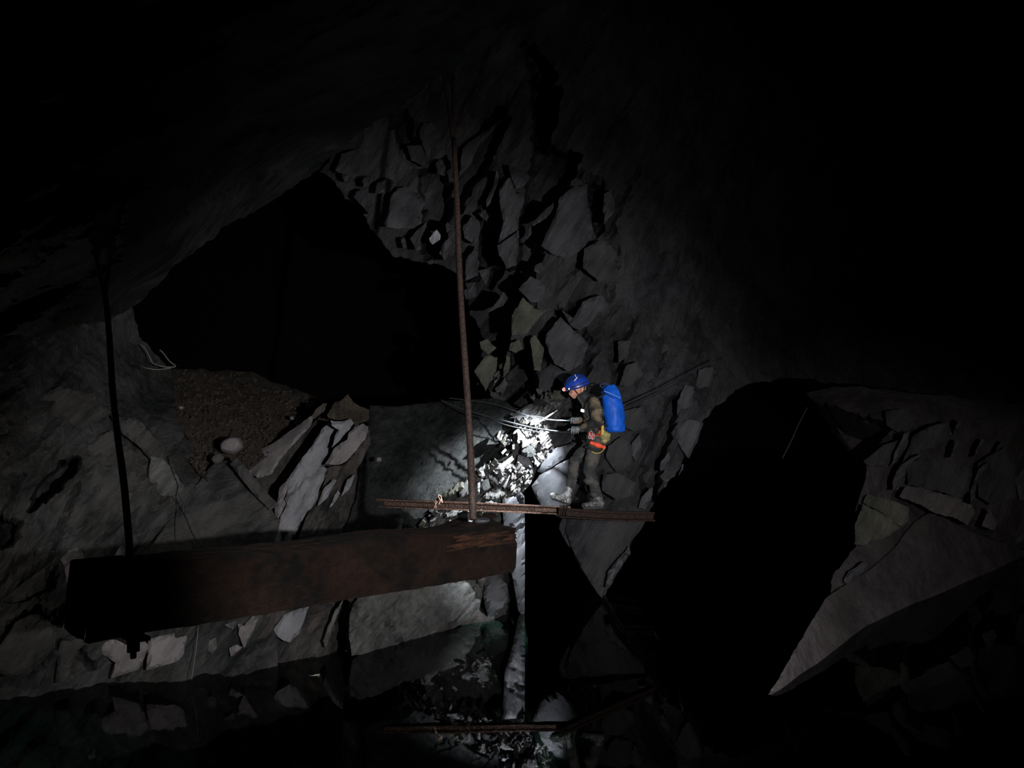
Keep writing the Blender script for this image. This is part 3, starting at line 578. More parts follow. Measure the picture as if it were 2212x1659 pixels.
def stone(name, c, sx, sy, sz, mat, seed, rough=.25, rot=0, label=None, cat='stone', group=None):
    bm = bmesh.new(); bmesh.ops.create_icosphere(bm, subdivisions=3, radius=1); rn = random.Random(seed)
    pl = [(Vector((rn.gauss(0, 1), rn.gauss(0, 1), rn.gauss(0, 1))).normalized(), rn.uniform(.62, .9)) for _ in range(9)]
    R = Matrix.Rotation(rot, 3, 'Y')
    for v in bm.verts:
        p = v.co.copy()
        for n, d in pl:
            k = p.dot(n)
            if k > d: p -= n*(k-d)*.9
        p = p*(1+rn.uniform(-.02, .02)); v.co = R @ Vector((p.x*sx, p.y*sy, p.z*sz))
    me = bpy.data.meshes.new(name); bm.to_mesh(me); bm.free()
    o = link(name, me, mat); o.location = c
    return tag(o, label, cat, group)

M['wood'] = slate('wet_old_timber', (.006,.004,.003), (.042,.022,.013), (.06,.019,.008), ang=-6, bump=1.0, stretch=22, scale=2.6, rough=.65, spec=.25)
M['wood_end'] = slate('split_orange_timber', (.03,.013,.007), (.16,.056,.022), ang=-8, bump=.9, stretch=12, scale=2.2)
M['rust'] = plain('rusty_iron', (.012,.007,.005), .7, .2, c2=(.035,.017,.011), nscale=45, bump=.6)
M['rust_shaded'] = plain('shaded_iron', (.006,.005,.005), .75, .1, c2=(.014,.009,.007), nscale=45, bump=.6)  # rusty iron with the shade put into its colour
M['rail'] = plain('wet_rusty_rail', (.035,.019,.013), .35, .45, c2=(.10,.055,.038), nscale=60, bump=.5)
M['cable'] = plain('wet_grey_cable', (.035,.037,.04), .3, .1, nscale=90, bump=.3)
M['rope'] = plain('thin_dark_cord', (.008,.008,.008), .8)
M['wire'] = plain('pale_thin_wire', (.07,.065,.055), .6)
M['orange_rope'] = plain('orange_white_rope', (.65,.25,.13), .7, c2=(.8,.7,.6), nscale=120)
M['steel'] = plain('steel', (.55,.55,.58), .35, .7)
M['black'] = plain('black_web', (.012,.012,.014), .7)
M['blue'] = plain('blue_pvc', (.006,.085,.50), .5, spec=.25, c2=(.010,.11,.60), nscale=9, bump=.5)
M['blue_dark'] = plain('dark_blue_pvc', (.004,.02,.10), .5)
M['piping'] = plain('pale_blue_piping', (.30,.45,.75), .5)
M['helmet'] = plain('blue_helmet_shell', (.012,.05,.36), .3, spec=.6)
M['white'] = plain('white_reflective', (.9,.9,.88), .4)
M['skin'] = plain('skin', (.50,.22,.14), .5, c2=(.58,.27,.18), nscale=20)
M['hair'] = plain('dark_hair', (.02,.013,.01), .7)
M['orange'] = plain('orange_plastic', (.8,.13,.03), .4)
M['lens'] = plain('lamp_lens', (.8,.8,.8), .2, emit=((.9,.95,1), 3.0))
M['jacket'] = plain('muddy_camouflage_jacket', (.008,.009,.008), .85, c2=(.15,.115,.07), nscale=7, bump=.5)
M['trousers'] = plain('grey_muddy_trousers', (.022,.024,.024), .85, c2=(.075,.068,.058), nscale=8, bump=.5)
M['glove'] = plain('grey_glove', (.13,.15,.155), .7, c2=(.24,.27,.28), nscale=30)
M['boot_dark'] = plain('dark_rubber_boot', (.03,.03,.028), .6, c2=(.12,.12,.115), nscale=30)  # rear boot in a darker tone than the front boot
M['boot'] = plain('pale_rubber_boot', (.16,.16,.15), .5, c2=(.45,.46,.47), nscale=22)
M['boot_sole'] = plain('boot_sole', (.02,.02,.02), .8)
M['red'] = plain('red_webbing', (.60,.04,.02), .6)
M['redor'] = plain('orange_red_sleeve', (.85,.09,.03), .6)
M['olive_y'] = plain('yellow_olive_cloth', (.22,.19,.07), .8, c2=(.42,.36,.13), nscale=24, bump=.5)
M['yellow'] = plain('yellow_rope', (.55,.42,.06), .7, c2=(.75,.62,.15), nscale=60)

# ------------------------------------------------------------------ hanging timber beam
def beam_mesh():
    A = P(196, 1314, 3.0); B = P(1114, 1190, 5.0); ax = (B-A); Lb = ax.length; t = ax/Lb
    back = Vector((0, 0, 1)).cross(t); back = back.normalized(); back = back if back.y > 0 else -back
    up = t.cross(back).normalized(); up = up if up.z > 0 else -up
    A = A+back*.15; nl, na = 150, 40; bm = bmesh.new(); rings = []
    for i in range(nl+1):
        s = i/nl; ring = []
        for k in range(na):
            q = 2*math.pi*k/na+math.pi/4; cx, sx = math.cos(q), math.sin(q); m = max(abs(cx), abs(sx)); X, Z = cx/m, sx/m
            rr = 1-.06*(abs(X)*abs(Z))**4
            g = float(fbm(np.array([s*7+20]), np.array([k*.9]), 3, 3)[0])*.016+float(fbm(np.array([s*30]), np.array([k*2.]), 8, 2)[0])*.008
            hx, hz = .15*rr+g, .149*rr+g
            z = Z*hz; x = X*hx
            if Z > .95: z += .075*math.exp(-((s-.93)/.055)**2)*(1.0 if X > -.2 else .35)+.02*math.exp(-((s-.6)/.2)**2)
            e = 0
            if i == nl: e = float(fbm(np.array([k*.8]), np.array([3.]), 5, 2)[0])*.05
            if i == 0: e = .25*(x/.15*.5+.5)+float(fbm(np.array([k*.8]), np.array([9.]), 5, 2)[0])*.05
            ring.append(bm.verts.new(A+ax*s+t*e+back*x+up*z))
        rings.append(ring)
    for a, b_ in zip(rings[:-1], rings[1:]):
        for k in range(na): bm.faces.new((a[k], a[(k+1) % na], b_[(k+1) % na], b_[k]))
    bm.faces.new(rings[0]); bm.faces.new(rings[-1]); bmesh.ops.recalc_face_normals(bm, faces=bm.faces)
    me = bpy.data.meshes.new('hanging_beam'); bm.to_mesh(me); bm.free()
    return me, A, ax, t, back, up
me, bA, bax, bt, bback, bup = beam_mesh()
beam = place('hanging_beam', me, M['wood'])
tag(beam, 'heavy squared old timber beam hanging level across the foreground', 'beam')
# split orange end of the timber: torn grain strips along the upper front edge
rr = random.Random(5)
for k in range(26):
    s = rr.uniform(.80, .985); ln = rr.uniform(.05, .16); h = rr.uniform(.06, .145)
    c = bA+bax*s+bup*h-bback*(.152+rr.uniform(0, .006))
    ln = min(ln, (.995-s)*bax.length)
    place('splinter', boxm(c, bt*ln+bup*rr.uniform(-.006, .012), bback*.005, bup*rr.uniform(.003, .008), .25), M['wood_end'], beam)
for s, c0 in ((.86, .02), (.12, .02)):
    pass
def hanger(name, base, top, fork1, fork2, r0, r1, mat, label):
    e = empty(name, base, label=label, cat='rod', group='hanger rods of the beam'); n = 14; ln = []
    for i in range(n+1):
        s = i/n; p = base.lerp(top, s)+Vector((math.sin(s*9)*.006, 0, 0)); ln.append(p)
    place('shaft', tube(ln, [r0+(r1-r0)*i/n for i in range(n+1)], 10, .05), mat, e)
    for f in (fork1, fork2): place('fork_arm', tube(smooth_path([top-(top-base).normalized()*.05, top.lerp(f, .25), f]), r1*.8, 8, .08), mat, e)
    return e
rb = bA+bax*.868; rod2b = rb-bup*.02
r2 = hanger('hanger_rod', P(1022, 1122, 4.72), P(979, 300, 6.5), P(957, 150, 6.95), P(979, 165, 6.95), .0235, .022, M['rust'], 'rusty iron rod holding the right end of the hanging beam')
r1 = hanger('hanger_rod', P(282, 1226, 3.16), P(226, 640, 4.7), P(205, 545, 5.1), P(240, 545, 5.1), .0165, .0165, M['rust_shaded'], 'iron rod coloured dark as in shade, holding the left end of the hanging beam')
for e, (px, py, d), sc_ in ((r2, (1040, 1252, 4.86), 1.25), (r1, (288, 1396, 3.2), 1.0)):
    p = P(px, py, d)
    place('washer_plate', boxm(p+Vector((0, 0, .035)), bt*.05*sc_, bback*.05*sc_, bup*.008), M['rust_shaded'], e)
    place('nut', tube([p+Vector((0, 0, .03)), p-Vector((0, 0, .02*sc_))], .028*sc_, 6), M['rust_shaded'], e)
    place('threaded_end', tube([p-Vector((0, 0, .01)), p-Vector((0, 0, .05))], .013, 8), M['rust_shaded'], e)
# stones lying on the beam
zt = bup*.15
for i, (s, o_, a, lab) in enumerate(((.915, -.03, (.062,.045,.026), 'flat grey-green stone lying on the beam right of the rod'), (.895, .07, (.05,.04,.03), 'dark stone on the beam behind the flat grey-green stone'), (.882, -.02, (.018,.016,.017), 'tiny white pebble on the beam against the rod'), (.972, .03, (.06,.05,.02), 'thin dark flake on the raised end of the beam'))):
    c = bA+bax*s+zt+bback*o_+Vector((0, 0, .02+.075*math.exp(-((s-.93)/.055)**2)*(1 if o_ > -.03 else .4)))
    stone('loose_stone', c, *a, [M['smooth'], M['left'], M['white'], M['wood']][i], 40+i, label=lab, group='stones lying on the beam')

# ------------------------------------------------------------------ steel rails of the bridge
def rail_mesh(a, b, h=.092, bend=0):
    t = (b-a).normalized(); side = Vector((0, 0, 1)).cross(t).normalized(); up = t.cross(side); up = up if up.z > 0 else -up
    prof = [(-.022,0),(.022,0),(.024,-.012),(.02,-.024),(.007,-.030),(.006,-.072),(.042,-.082),(.044,-.092),(-.044,-.092),(-.042,-.082),(-.006,-.072),(-.007,-.030),(-.02,-.024),(-.024,-.012)]
    bm = bmesh.new(); rings = []; n = 40; rn = random.Random(3)
    for i in range(n+1):
        s = i/n; c = a.lerp(b, s)+up*(bend*math.sin(math.pi*s))
        rings.append([bm.verts.new(c+side*(x+rn.uniform(-.0012,.0012))+up*(z*h/.092+rn.uniform(-.0012,.0012))) for x, z in prof])
    m = len(prof)
    for A_, B_ in zip(rings[:-1], rings[1:]):
        for k in range(m): bm.faces.new((A_[k], A_[(k+1) % m], B_[(k+1) % m], B_[k]))
    bm.faces.new(rings[0]); bm.faces.new(rings[-1]); bmesh.ops.recalc_face_normals(bm, faces=bm.faces)
    me = bpy.data.meshes.new('steel_rail'); bm.to_mesh(me); bm.free(); return me
ra0, ra1 = P(812, 1077, 8.84), P(1232, 1094, 8.74)
rail1 = place('steel_rail', rail_mesh(ra0, ra1), M['rail']); tag(rail1, 'long narrow rusty rail running left behind the right rod', 'rail')
rb0, rb1 = P(1208, 1096, 8.60), P(1412, 1106, 9.35)
rail2 = place('steel_rail', rail_mesh(rb0, rb1, .108, -.012), M['rust']); tag(rail2, 'short dark rusty rail under the rear boot reaching the right wall', 'rail')
for x in (832, 847):
    p = P(x, 1082, 8.9); bo = place('bolt', tube([p+Vector((0, .02, 0)), p-Vector((0, .012, 0))], .011, 8), M['steel'], rail1)
# wire lashing round the joint
e = empty('wire_lashing', P(1217, 1104, 8.66), label='rusty wire lashing binding the two rails together', cat='lashing')
for k in range(5):
    x0 = 1211+k*3.2; c = P(x0, 1105, 8.68); pts = []
    for j in range(13):
        q = 2*math.pi*j/12; pts.append(c+Vector((math.sin(q*1)*.008+(k % 2)*.01, math.cos(q)*.11, math.sin(q)*.068)))
    place('wire_turn', tube(pts, .0045, 6), M['rust'], e)
place('wire_tail', tube(smooth_path([P(1216, 1088, 8.56), P(1221, 1078, 8.55), P(1224, 1088, 8.55), P(1218, 1112, 8.55), P(1214, 1124, 8.56)]), .0045, 6), M['rust'], e)
# chain and cord hanging on the rail
e = empty('chain', P(936, 1072, 8.8), label='short rusty white chain hanging over the long rail', cat='chain')
def ring_mesh(c, n, r, rt, squash=1.4, rot=0):
    n = n.normalized(); a = n.cross(Vector((0, 0, 1))); a = a.normalized() if a.length > .1 else Vector((1, 0, 0)); b_ = n.cross(a)
    pts = [c+(a*math.cos(q)*r+b_*math.sin(q)*r*squash) for q in [2*math.pi*k/14 for k in range(15)]]
    return tube(pts, rt, 6)
for k in range(9):
    y = 1058+k*4.6; x = 938-3*math.sin(k*.9)+(k > 5)*(k-5)*1.5
    place('chain_link', ring_mesh(P(x, y, 8.79-.02*(k > 2)), Vector((.3+(k % 2), .9-(k % 2)*.8, 0)), .011, .0035), M['orange_rope'] if k > 4 else M['wire'], e)
e2 = place('cord_loop', tube(smooth_path([P(947, 1090, 8.72), P(951, 1082, 8.73), P(947, 1073, 8.76), P(949, 1069, 8.8), P(953, 1074, 8.76), P(955, 1086, 8.72), P(952, 1078, 8.74)]), .006, 6), M['orange_rope'])
tag(e2, 'orange and white cord looped over the rail right of the chain', 'cord')

# ------------------------------------------------------------------ hand lines
def line(name, pts, r, mat, label, cat='cable', k=8):
    o = place(name, tube(smooth_path([P(*p) for p in pts], k), r, 8), mat); tag(o, label, cat, 'hand lines across the gap' if name == 'hand_line' else 'thin cords on the left bank' if name == 'thin_cord' else None); return o
line('hand_line', [(952,864,9.55),(1000,884,9.3),(1050,898,9.12),(1100,912,9.0),(1145,923,8.9),(1180,929,8.78),(1215,933,8.65),(1244,931,8.53),(1262,931,8.5)], .0105, M['cable'], 'thick grey hand line gripped by the gloved near hand')
line('hand_line', [(952,866,9.52),(1000,889,9.26),(1050,905,9.08),(1100,920,8.96),(1145,930,8.86),(1162,933,8.82)], .008, M['rope'], 'dark line running just below the thick grey hand line')
line('hand_line', [(970,860,9.7),(1040,868,9.5),(1090,880,9.35),(1145,900,9.1),(1172,905,9.0),(1205,908,8.9),(1244,909,8.83)], .0075, M['cable'], 'upper thin hand line running to the far hand')
line('hand_line', [(1100,903,9.2),(1150,899,9.08),(1175,903,8.98)], .006, M['rope'], 'short dark cord joining the upper hand line from the slope')
line('anchor_sling', [(1172,907,8.98),(1186,898,9.1),(1204,886,9.28)], .008, M['white'], 'short pale sling tied from the upper hand line to the rock', 'sling')
line('hand_line', [(1346,876,9.32),(1400,852,9.45),(1440,833,9.6),(1490,806,9.85),(1545,778,10.2)], .008, M['cable'], 'line rising along the wall right of the blue bag')
line('hand_line', [(1346,882,9.32),(1400,860,9.45),(1440,840,9.6),(1490,813,9.85)], .007, M['rope'], 'thin dark cord under the line rising right of the blue bag')
line('thin_cord', [(372,985,6.95),(385,1020,6.85),(400,1050,6.78),(398,1078,6.74),(416,1120,6.7),(432,1160,6.66),(446,1192,6.62)], .0045, M['rope'], 'longer thin cord slanting down the streaked slab to the beam', 'cord')
line('thin_cord', [(388,1072,6.76),(397,1090,6.73),(390,1130,6.7),(386,1180,6.66),(385,1204,6.64)], .0035, M['rope'], 'shorter thin cord hanging straight down the streaked slab', 'cord')
line('thin_cord', [(428,1355,6.9),(424,1400,6.85),(418,1440,6.8),(414,1468,6.75)], .003, M['wire'], 'pale thin cord dropping below the beam into the pool', 'cord')
line('loose_cable', [(304,745,8.3),(312,752,8.3),(322,768,8.3),(330,784,8.3),(345,790,8.3),(362,793,8.35),(379,791,8.4),(366,780,8.4),(352,762,8.4),(345,756,8.4)], .008, M['wire'], 'tangled pale cable at the left edge of the black opening', 'cable')
line('loose_cable', [(300,789,8.3),(315,795,8.25),(340,798,8.3),(370,795,8.35)], .007, M['wire'], 'pale cable end curving over the gravel under the tangled cable', 'cable')
line('iron_bar', [(1690,990,10),(1708,955,10),(1726,915,10),(1744,880,10)], .008, M['rust_shaded'], 'thin bar leaning in the dark gap before the right bank', 'bar')

# loose stones
stone('boulder', P(501, 962, 7.55), .115, .1, .085, M['pinkish'], 3, rot=-.25, label='rounded pale boulder on the gravel beside the tongue shaped slab', cat='boulder')
stone('loose_stone', P(818, 993, 8.58), .034, .03, .034, M['pinkish'], 4, label='small pink stone alone on the dark green slope')
stone('loose_stone', P(291, 803, 8.35), .075, .05, .038, M['pinkish'], 6, rot=.1, label='brick shaped stone beside the left rod near the tangled cable')
stone('loose_stone', P(391, 881, 8.1), .03, .03, .03, M['pinkish'], 8, label='small pale stone in the middle of the gravel ledge')
stone('loose_stone', P(470, 990, 7.3), .06, .05, .05, M['mid'], 9, label='dark brown stone at the lower edge of the gravel')
stone('loose_stone', P(631, 903, 8.6), .03, .03, .025, M['pinkish'], 10, label='small pale stone at the right edge of the gravel')
# gravel (uncountable)
bm = bmesh.new(); rg = random.Random(12); FD = depth_fn([(330,800,9.7),(540,805,10.4),(680,860,9.6),(640,930,8.5),(430,1010,7.4),(380,930,7.9),(520,1030,7.3)])
gp = [(270,800),(380,798),(540,806),(600,832),(670,860),(640,925),(580,980),(520,1025),(450,1035),(400,985),(330,880)]
c = 0
while c < 1500:
    x, y = rg.uniform(260, 690), rg.uniform(795, 1040)
    if not inpoly(np.array([x]), np.array([y]), gp)[0]: continue
    d = float(FD(np.array([x]), np.array([y]))[0]); s = .006+.018*rg.random()**3; c += 1
    p = P(x, y, d-.03); r = bmesh.ops.create_icosphere(bm, subdivisions=1, radius=s*1.2, matrix=Matrix.Translation(p) @ Matrix.Rotation(rg.random()*6, 4, Vector((rg.random(), rg.random(), .3))) @ Matrix.Diagonal((1.4, 1, .6, 1)))
    for v in r['verts']: v.co += Vector((rg.uniform(-1, 1), rg.uniform(-1, 1), rg.uniform(-1, 1)))*s*.2
me = bpy.data.meshes.new('gravel'); bm.to_mesh(me); bm.free()
g = place('gravel', me, M['scree']); tag(g, 'brown gravel covering the ledge beside the black opening', 'gravel', kind='stuff')
# flecks floating on the pool
bm = bmesh.new()
for k in range(60):
    py = rg.uniform(1350, 1640); px = rg.uniform(1750, 2200) if k < 42 else rg.uniform(520, 1150)
    if px < 1700 and py < 1430: py += 80
    if px > 1700 and py < 1500-(px-1680)*.5: continue
    d = CZ*F/(py-829.5); p = P(px, py, d); bmesh.ops.create_icosphere(bm, subdivisions=1, radius=rg.uniform(.002, .005), matrix=Matrix.Translation(p+Vector((0, 0, .002))) @ Matrix.Diagonal((1.5, 1.5, .5, 1)))
me = bpy.data.meshes.new('flecks'); bm.to_mesh(me); bm.free()
g = place('floating_flecks', me, M['white']); tag(g, 'tiny pale flecks floating on the dark pool', 'flecks', kind='stuff')

# ------------------------------------------------------------------ the caver
D0 = 8.78
def B(px, py, dd=0): return P(px, py, D0+dd)
U = D0/F
cav = empty('person', B(1262, 1098, 0), label='caver in muddy camouflage jacket and blue helmet standing on the rails looking down', cat='person')
rnp = np.random.RandomState(4)
def folds(amp, fx=18, fz=40, s=3):
    def f(co):
        return amp*(fbm(co[:, 0]*fx+co[:, 2]*fz*.35, co[:, 2]*fz+co[:, 1]*9, s, 3)*1.6+fbm(co[:, 0]*60, co[:, 2]*70+co[:, 1]*40, s+5, 2)*.5)
    return f
e3 = lambda px, py, dd, rx, ry, rz, tilt=0: ellm(B(px, py, dd), Matrix.Rotation(tilt, 3, 'Y') @ Vector((rx, 0, 0)), Vector((0, ry, 0)), Matrix.Rotation(tilt, 3, 'Y') @ Vector((0, 0, rz)))
# joints
SHL, ELL, WRL, HAL = B(1283,871,-.18), B(1291,911,-.26), B(1257,926,-.24), B(1246,929,-.245)
SHR, ELR, WRR, HAR = B(1274,871,.17), B(1268,903,.23), B(1252,909,.08), B(1242,910,.05)
HPL, KNL, ANL = B(1288,958,-.09), B(1273,1016,-.13), B(1291,1076,-.1)
HPR, KNR, ANR = B(1281,958,.09), B(1243,994,.10), B(1229,1068,.02)
# body under the clothes: continuous
body = fuse('body', [e3(1283,905,0,.095,.14,.16,.12), e3(1289,945,0,.10,.14,.12), e3(1276,876,0,.095,.165,.09,.3), cap(B(1270,866,0), B(1258,851,0), .058, .052),
    e3(1248,836,0,.098,.076,.105,-.35), e3(1242,847,0,.062,.055,.066,-.5), e3(1232,851,0,.016,.012,.024,-.7), e3(1241,857.5,0,.026,.03,.02,-.3),
    e3(1235,855.5,0,.012,.022,.007,-.5), e3(1236,853,-.035,.02,.02,.016), e3(1236,853,.035,.02,.02,.016), e3(1236.5,847.5,-.045,.012,.02,.008,-.3),
    cap(SHL, ELL, .05, .042), cap(ELL, WRL, .04, .026), cap(SHR, ELR, .05, .042), cap(ELR, WRR, .04, .026), cap(WRL, HAL, .026, .03), cap(WRR, HAR, .026, .03),
    cap(HPL, KNL, .075, .052), cap(KNL, ANL, .05, .028), cap(HPR, KNR, .075, .052), cap(KNR, ANR, .05, .028), cap(ANL, B(1280,1087,-.1), .034, .024), cap(ANR, B(1212,1077,.02), .034, .024)], .0065, 3)
place('body', body, M['skin'], cav)
for s in (-1, 1):
    ear = fuse('ear', [e3(1257,842.5,.078*s,.017,.010,.030,-.3), e3(1258,841,.085*s,.020,.008,.020,-.3)], .003, 2)
    place('ear', ear, M['skin'], cav)
    place('eye', e3(1236.8,848.8,.036*s,.010,.013,.009), M['white'], cav)
jk = fuse('jacket', [e3(1282,900,0,.115,.165,.17,.15), e3(1287,925,0,.115,.155,.10,0), e3(1288,944,0,.112,.158,.055,0), e3(1275,876,0,.105,.185,.085,.35), cap(B(1271,868,0), B(1263,858,0), .078, .07),
    cap(SHL, ELL, .074, .066), cap(B(1290,890,-.22), ELL, .07, .07), cap(ELL, WRL, .066, .043), cap(SHR, ELR, .07, .062), cap(ELR, WRR, .06, .042)], .0065, 3, folds(.012))
place('jacket', jk, M['jacket'], cav)
place('collar', fuse('collar', [cap(B(1269,866,0), B(1261,855,0), .083, .079), cap(B(1272,866,-.03), B(1276,862,.04), .07, .07)], .006, 2, folds(.006)), M['black'], cav)
tr_ = fuse('trousers', [e3(1288,955,0,.115,.155,.085), cap(HPL, KNL, .098, .072), cap(KNL, B(1289,1066,-.1), .072, .060), cap(HPR, KNR, .096, .068), cap(KNR, B(1231,1060,.03), .066, .056),
    e3(1274,1040,-.12,.07,.07,.05), e3(1286,1068,-.1,.07,.065,.04)], .0065, 3, folds(.014, 10, 30, 9))
place('trousers', tr_, M['trousers'], cav)
# boots
for (hx, hy, tx, ty, dd, lab) in ((1303,1089,1261,1092,-.1,None), (1229,1082,1192,1071,.02,'pale boot reaching forward')):
    b_ = fuse('boot', [cap(B(hx-3,hy-1,dd), B(tx+2,ty,dd), .044, .036), e3((hx*.6+tx*.4),(hy*.6+ty*.4)-4,dd,.07,.05,.04), cap(B(hx-9,hy-3,dd), (ANL if hx > 1250 else ANR)+Vector((0,0,.05)), .05, .052), e3(tx+5,ty-.5,dd,.05,.048,.035)], .006, 3, folds(.006, 30, 60, 2))
    bo = place('boot', b_, M['boot'] if lab else M['boot_dark'], cav)
    if lab: bo['label'] = lab
    a_, t_ = B(hx+1, hy+6.2, dd), B(tx-1, ty+5.2, dd); ax_ = (a_-t_)*.5
    sole = boxm((a_+t_)*.5, ax_, Vector((0, .045, 0)), Vector((0, 0, .013)), .25); place('sole', sole, M['boot_sole'], bo)
# gloves with five fingers closed round the lines
def glove(W, H, linep, s, mat):
    """H palm centre, linep a point of the line, fingers wrap over the line towards the camera"""
    pr = [cap(W, H, .030, .028), ellm(H, Vector((.042, 0, 0)), Vector((0, .020, 0)), Vector((0, 0, .032)))]
    for k in range(4):
        x = -.040+.025*k; ln = (.9, 1.0, .95, .78)[k]
        a = H+Vector((x, -.012*s, .030)); b1 = linep+Vector((x-.006, -.030*s*ln, .026)); b2 = linep+Vector((x-.008, -.034*s, -.008)); b3 = linep+Vector((x-.004, -.012*s, -.026*ln))
        pr += [cap(a, b1, .0115, .0105, seg=8), cap(b1, b2, .0105, .0098, seg=8), cap(b2, b3, .0098, .0088, seg=8)]
    a = H+Vector((-.03, .012*s, .01)); b1 = H+Vector((-.062, .018*s, .006)); b2 = H+Vector((-.088, .004, -.004))
    pr += [cap(a, b1, .014, .012, seg=8), cap(b1, b2, .012, .0095, seg=8)]
    return fuse('glove', pr, .0036, 0)
gl1 = place('glove', glove(WRL, B(1244,928,-.225), B(1243,931.2,-.245), 1, None), M['glove'], cav)
gl2 = place('glove', glove(WRR, B(1243,908,.06), B(1242,909,.05), 1, None), M['glove'], cav)
place('name_patch', boxm(B(1258.5,887,-.155), Vector((.022,.0,-.006)), Vector((0,.004,0)), Vector((.004,0,.017)), .2), M['white'], cav)['label'] = 'small bright white patch on the chest'
# helmet
hc = B(1246, 833, 0); R_ = Matrix.Rotation(-.36, 3, 'Y')
def hl(f, s_, u): return hc + R_ @ Vector((-f, s_, u))
bm = bmesh.new(); rings = []
nr, ns = 16, 48
for i in range(nr+1):
    a = i/nr*1.68
    ring = []
    for k in range(ns):
        q = 2*math.pi*k/ns; f = math.cos(q); s_ = math.sin(q); rad = math.sin(a); hz = math.cos(a)
        ridge = 1+.02*math.cos(q*2)*rad
        dip = -.022*rad**6*(.6+.4*abs(s_)) + .016*max(0, f)*rad**6
        ring.append(bm.verts.new(hl(f*.146*rad*ridge*(1.02 if f < 0 else 1), s_*.118*rad*ridge, hz*.135+dip)))
    rings.append(ring)
for a, b_ in zip(rings[:-1], rings[1:]):
    for k in range(ns): bm.faces.new((a[k], a[(k+1) % ns], b_[(k+1) % ns], b_[k]))
bmesh.ops.remove_doubles(bm, verts=bm.verts, dist=.0004); bmesh.ops.recalc_face_normals(bm, faces=bm.faces)
me = bpy.data.meshes.new('helmet'); bm.to_mesh(me); bm.free()
for f in me.polygons: f.use_smooth = True
helm = place('helmet', me, M['helmet'], cav); md = helm.modifiers.new('s', 'SOLIDIFY'); md.thickness = .004; md.offset = -1
helm['label'] = 'blue vented helmet with headlamp'
def onh(a, q, off=.001):
    f, s_ = math.cos(q), math.sin(q); rad, hz = math.sin(a), math.cos(a)
    return hl(f*(.146+off)*rad, s_*(.118+off)*rad, hz*(.135+off))
for side in (-1, 1):
    for k in range(8):
        q = side*(.55+k*.27); a = 1.02-.20*math.sin(k/7*math.pi)
        p0, p1 = onh(a-.12, q), onh(a+.13, q); n_ = ((p0+p1)/2-hc).normalized(); t_ = (p1-p0)/2; w_ = t_.cross(n_).normalized()*.0065
        place('vent', boxm((p0+p1)/2, t_, w_, n_*.0025, .3), M['black'], helm)
    for (a0, a1, q0, q1, w0) in ((.35, .72, 2.0, 1.75, .0045), (.82, 1.1, 1.9, 1.45, .0055)):
        p0, p1 = onh(a0, side*q0, .004), onh(a1, side*q1, .004); n_ = ((p0+p1)/2-hc).normalized(); t_ = (p1-p0)/2
        place('reflective_strip', boxm((p0+p1)/2, t_, t_.cross(n_).normalized()*w0, n_*.002, .3), M['white'], helm)
rim = [hl(math.cos(q)*.146, math.sin(q)*.119, -.022+.012*math.cos(q)) for q in [2*math.pi*k/36 for k in range(37)]]
place('rim', tube(rim, .0045, 6), M['black'], helm)
place('headlamp', boxm(hl(.152, -.0, .012), R_ @ Vector((.018,0,0)), Vector((0,.036,0)), R_ @ Vector((0,0,.021)), .25), M['orange'], helm)['label'] = 'orange and black headlamp body'
place('lamp_lens', ellm(hl(.169, -.012, .010), R_ @ Vector((.004,0,0)), Vector((0,.014,0)), R_ @ Vector((0,0,.013))), M['lens'], helm)
place('lamp_clip', boxm(hl(.105, -.102, .0), Vector((.008,0,0)), Vector((0,.006,0)), Vector((0,0,.010)), .2), M['white'], helm)
place('battery_box', boxm(hl(-.138, 0, .01), R_ @ Vector((.014,0,0)), Vector((0,.03,0)), R_ @ Vector((0,0,.022)), .25), M['black'], helm)
place('lamp_strap', tube([hl(math.cos(q)*.149, math.sin(q)*.121, .004) for q in [2*math.pi*k/36 for k in range(37)]], .005, 6), M['black'], helm)
for s in (-1, 1):
    place('chin_strap', tube(smooth_path([hl(-.09, .10*s, -.02), B(1259, 847, .080*s), B(1250, 853, .066*s), B(1244, 859, .02*s)]), .0055, 6), M['black'], helm)
    place('chin_strap', tube(smooth_path([hl(.05, .10*s, -.02), B(1246, 848, .078*s), B(1250, 853, .066*s)]), .0055, 6), M['black'], helm)
# harness and its gear
hx = place('harness', fuse('harness', [ellm(B(1288,938,0), Vector((.118,0,.01)), Vector((0,.168,0)), Vector((0,0,.020)))], .005, 1), M['red'], cav)
for s, (hp, kn) in ((-1, (HPL, KNL)), (1, (HPR, KNR))):
    m_ = hp.lerp(kn, .22); ax_ = (kn-hp).normalized(); a_ = ax_.cross(Vector((0, 1, 0))).normalized()
    place('leg_loop', tube([m_+(a_*math.cos(q)*.108+Vector((0, 1, 0))*math.sin(q)*.104) for q in [2*math.pi*k/24 for k in range(25)]], .013, 6), M['black'], hx)
for (x, y, dd, r) in ((1291,900,-.2,.019),(1290,908,-.24,.016),(1276,936,-.19,.018),(1281,944,-.2,.018),(1297,896,-.18,.015),(1274,944,-.18,.013)):
    place('carabiner', ring_mesh(B(x, y, dd-.02), Vector((.25, 1, .1)), r, .0045, 1.6), M['steel'], hx)
place('descender', boxm(B(1279, 942, -.185), Vector((.020,0,-.006)), Vector((0,.014,0)), Vector((.008,0,.038)), .3), M['red'], hx)
place('rope_clamp', boxm(B(1273.5, 938, -.17), Vector((.013,0,0)), Vector((0,.012,0)), Vector((0,0,.03)), .3), M['red'], hx)
place('gear_pouch', fuse('gear_pouch', [cap(B(1278,957,-.205), B(1305,966,-.17), .024, .022), e3(1292,962,-.19,.06,.025,.03,.3)], .005, 2, folds(.004)), M['redor'], hx)['label'] = 'bright orange-red pouch across the thigh'
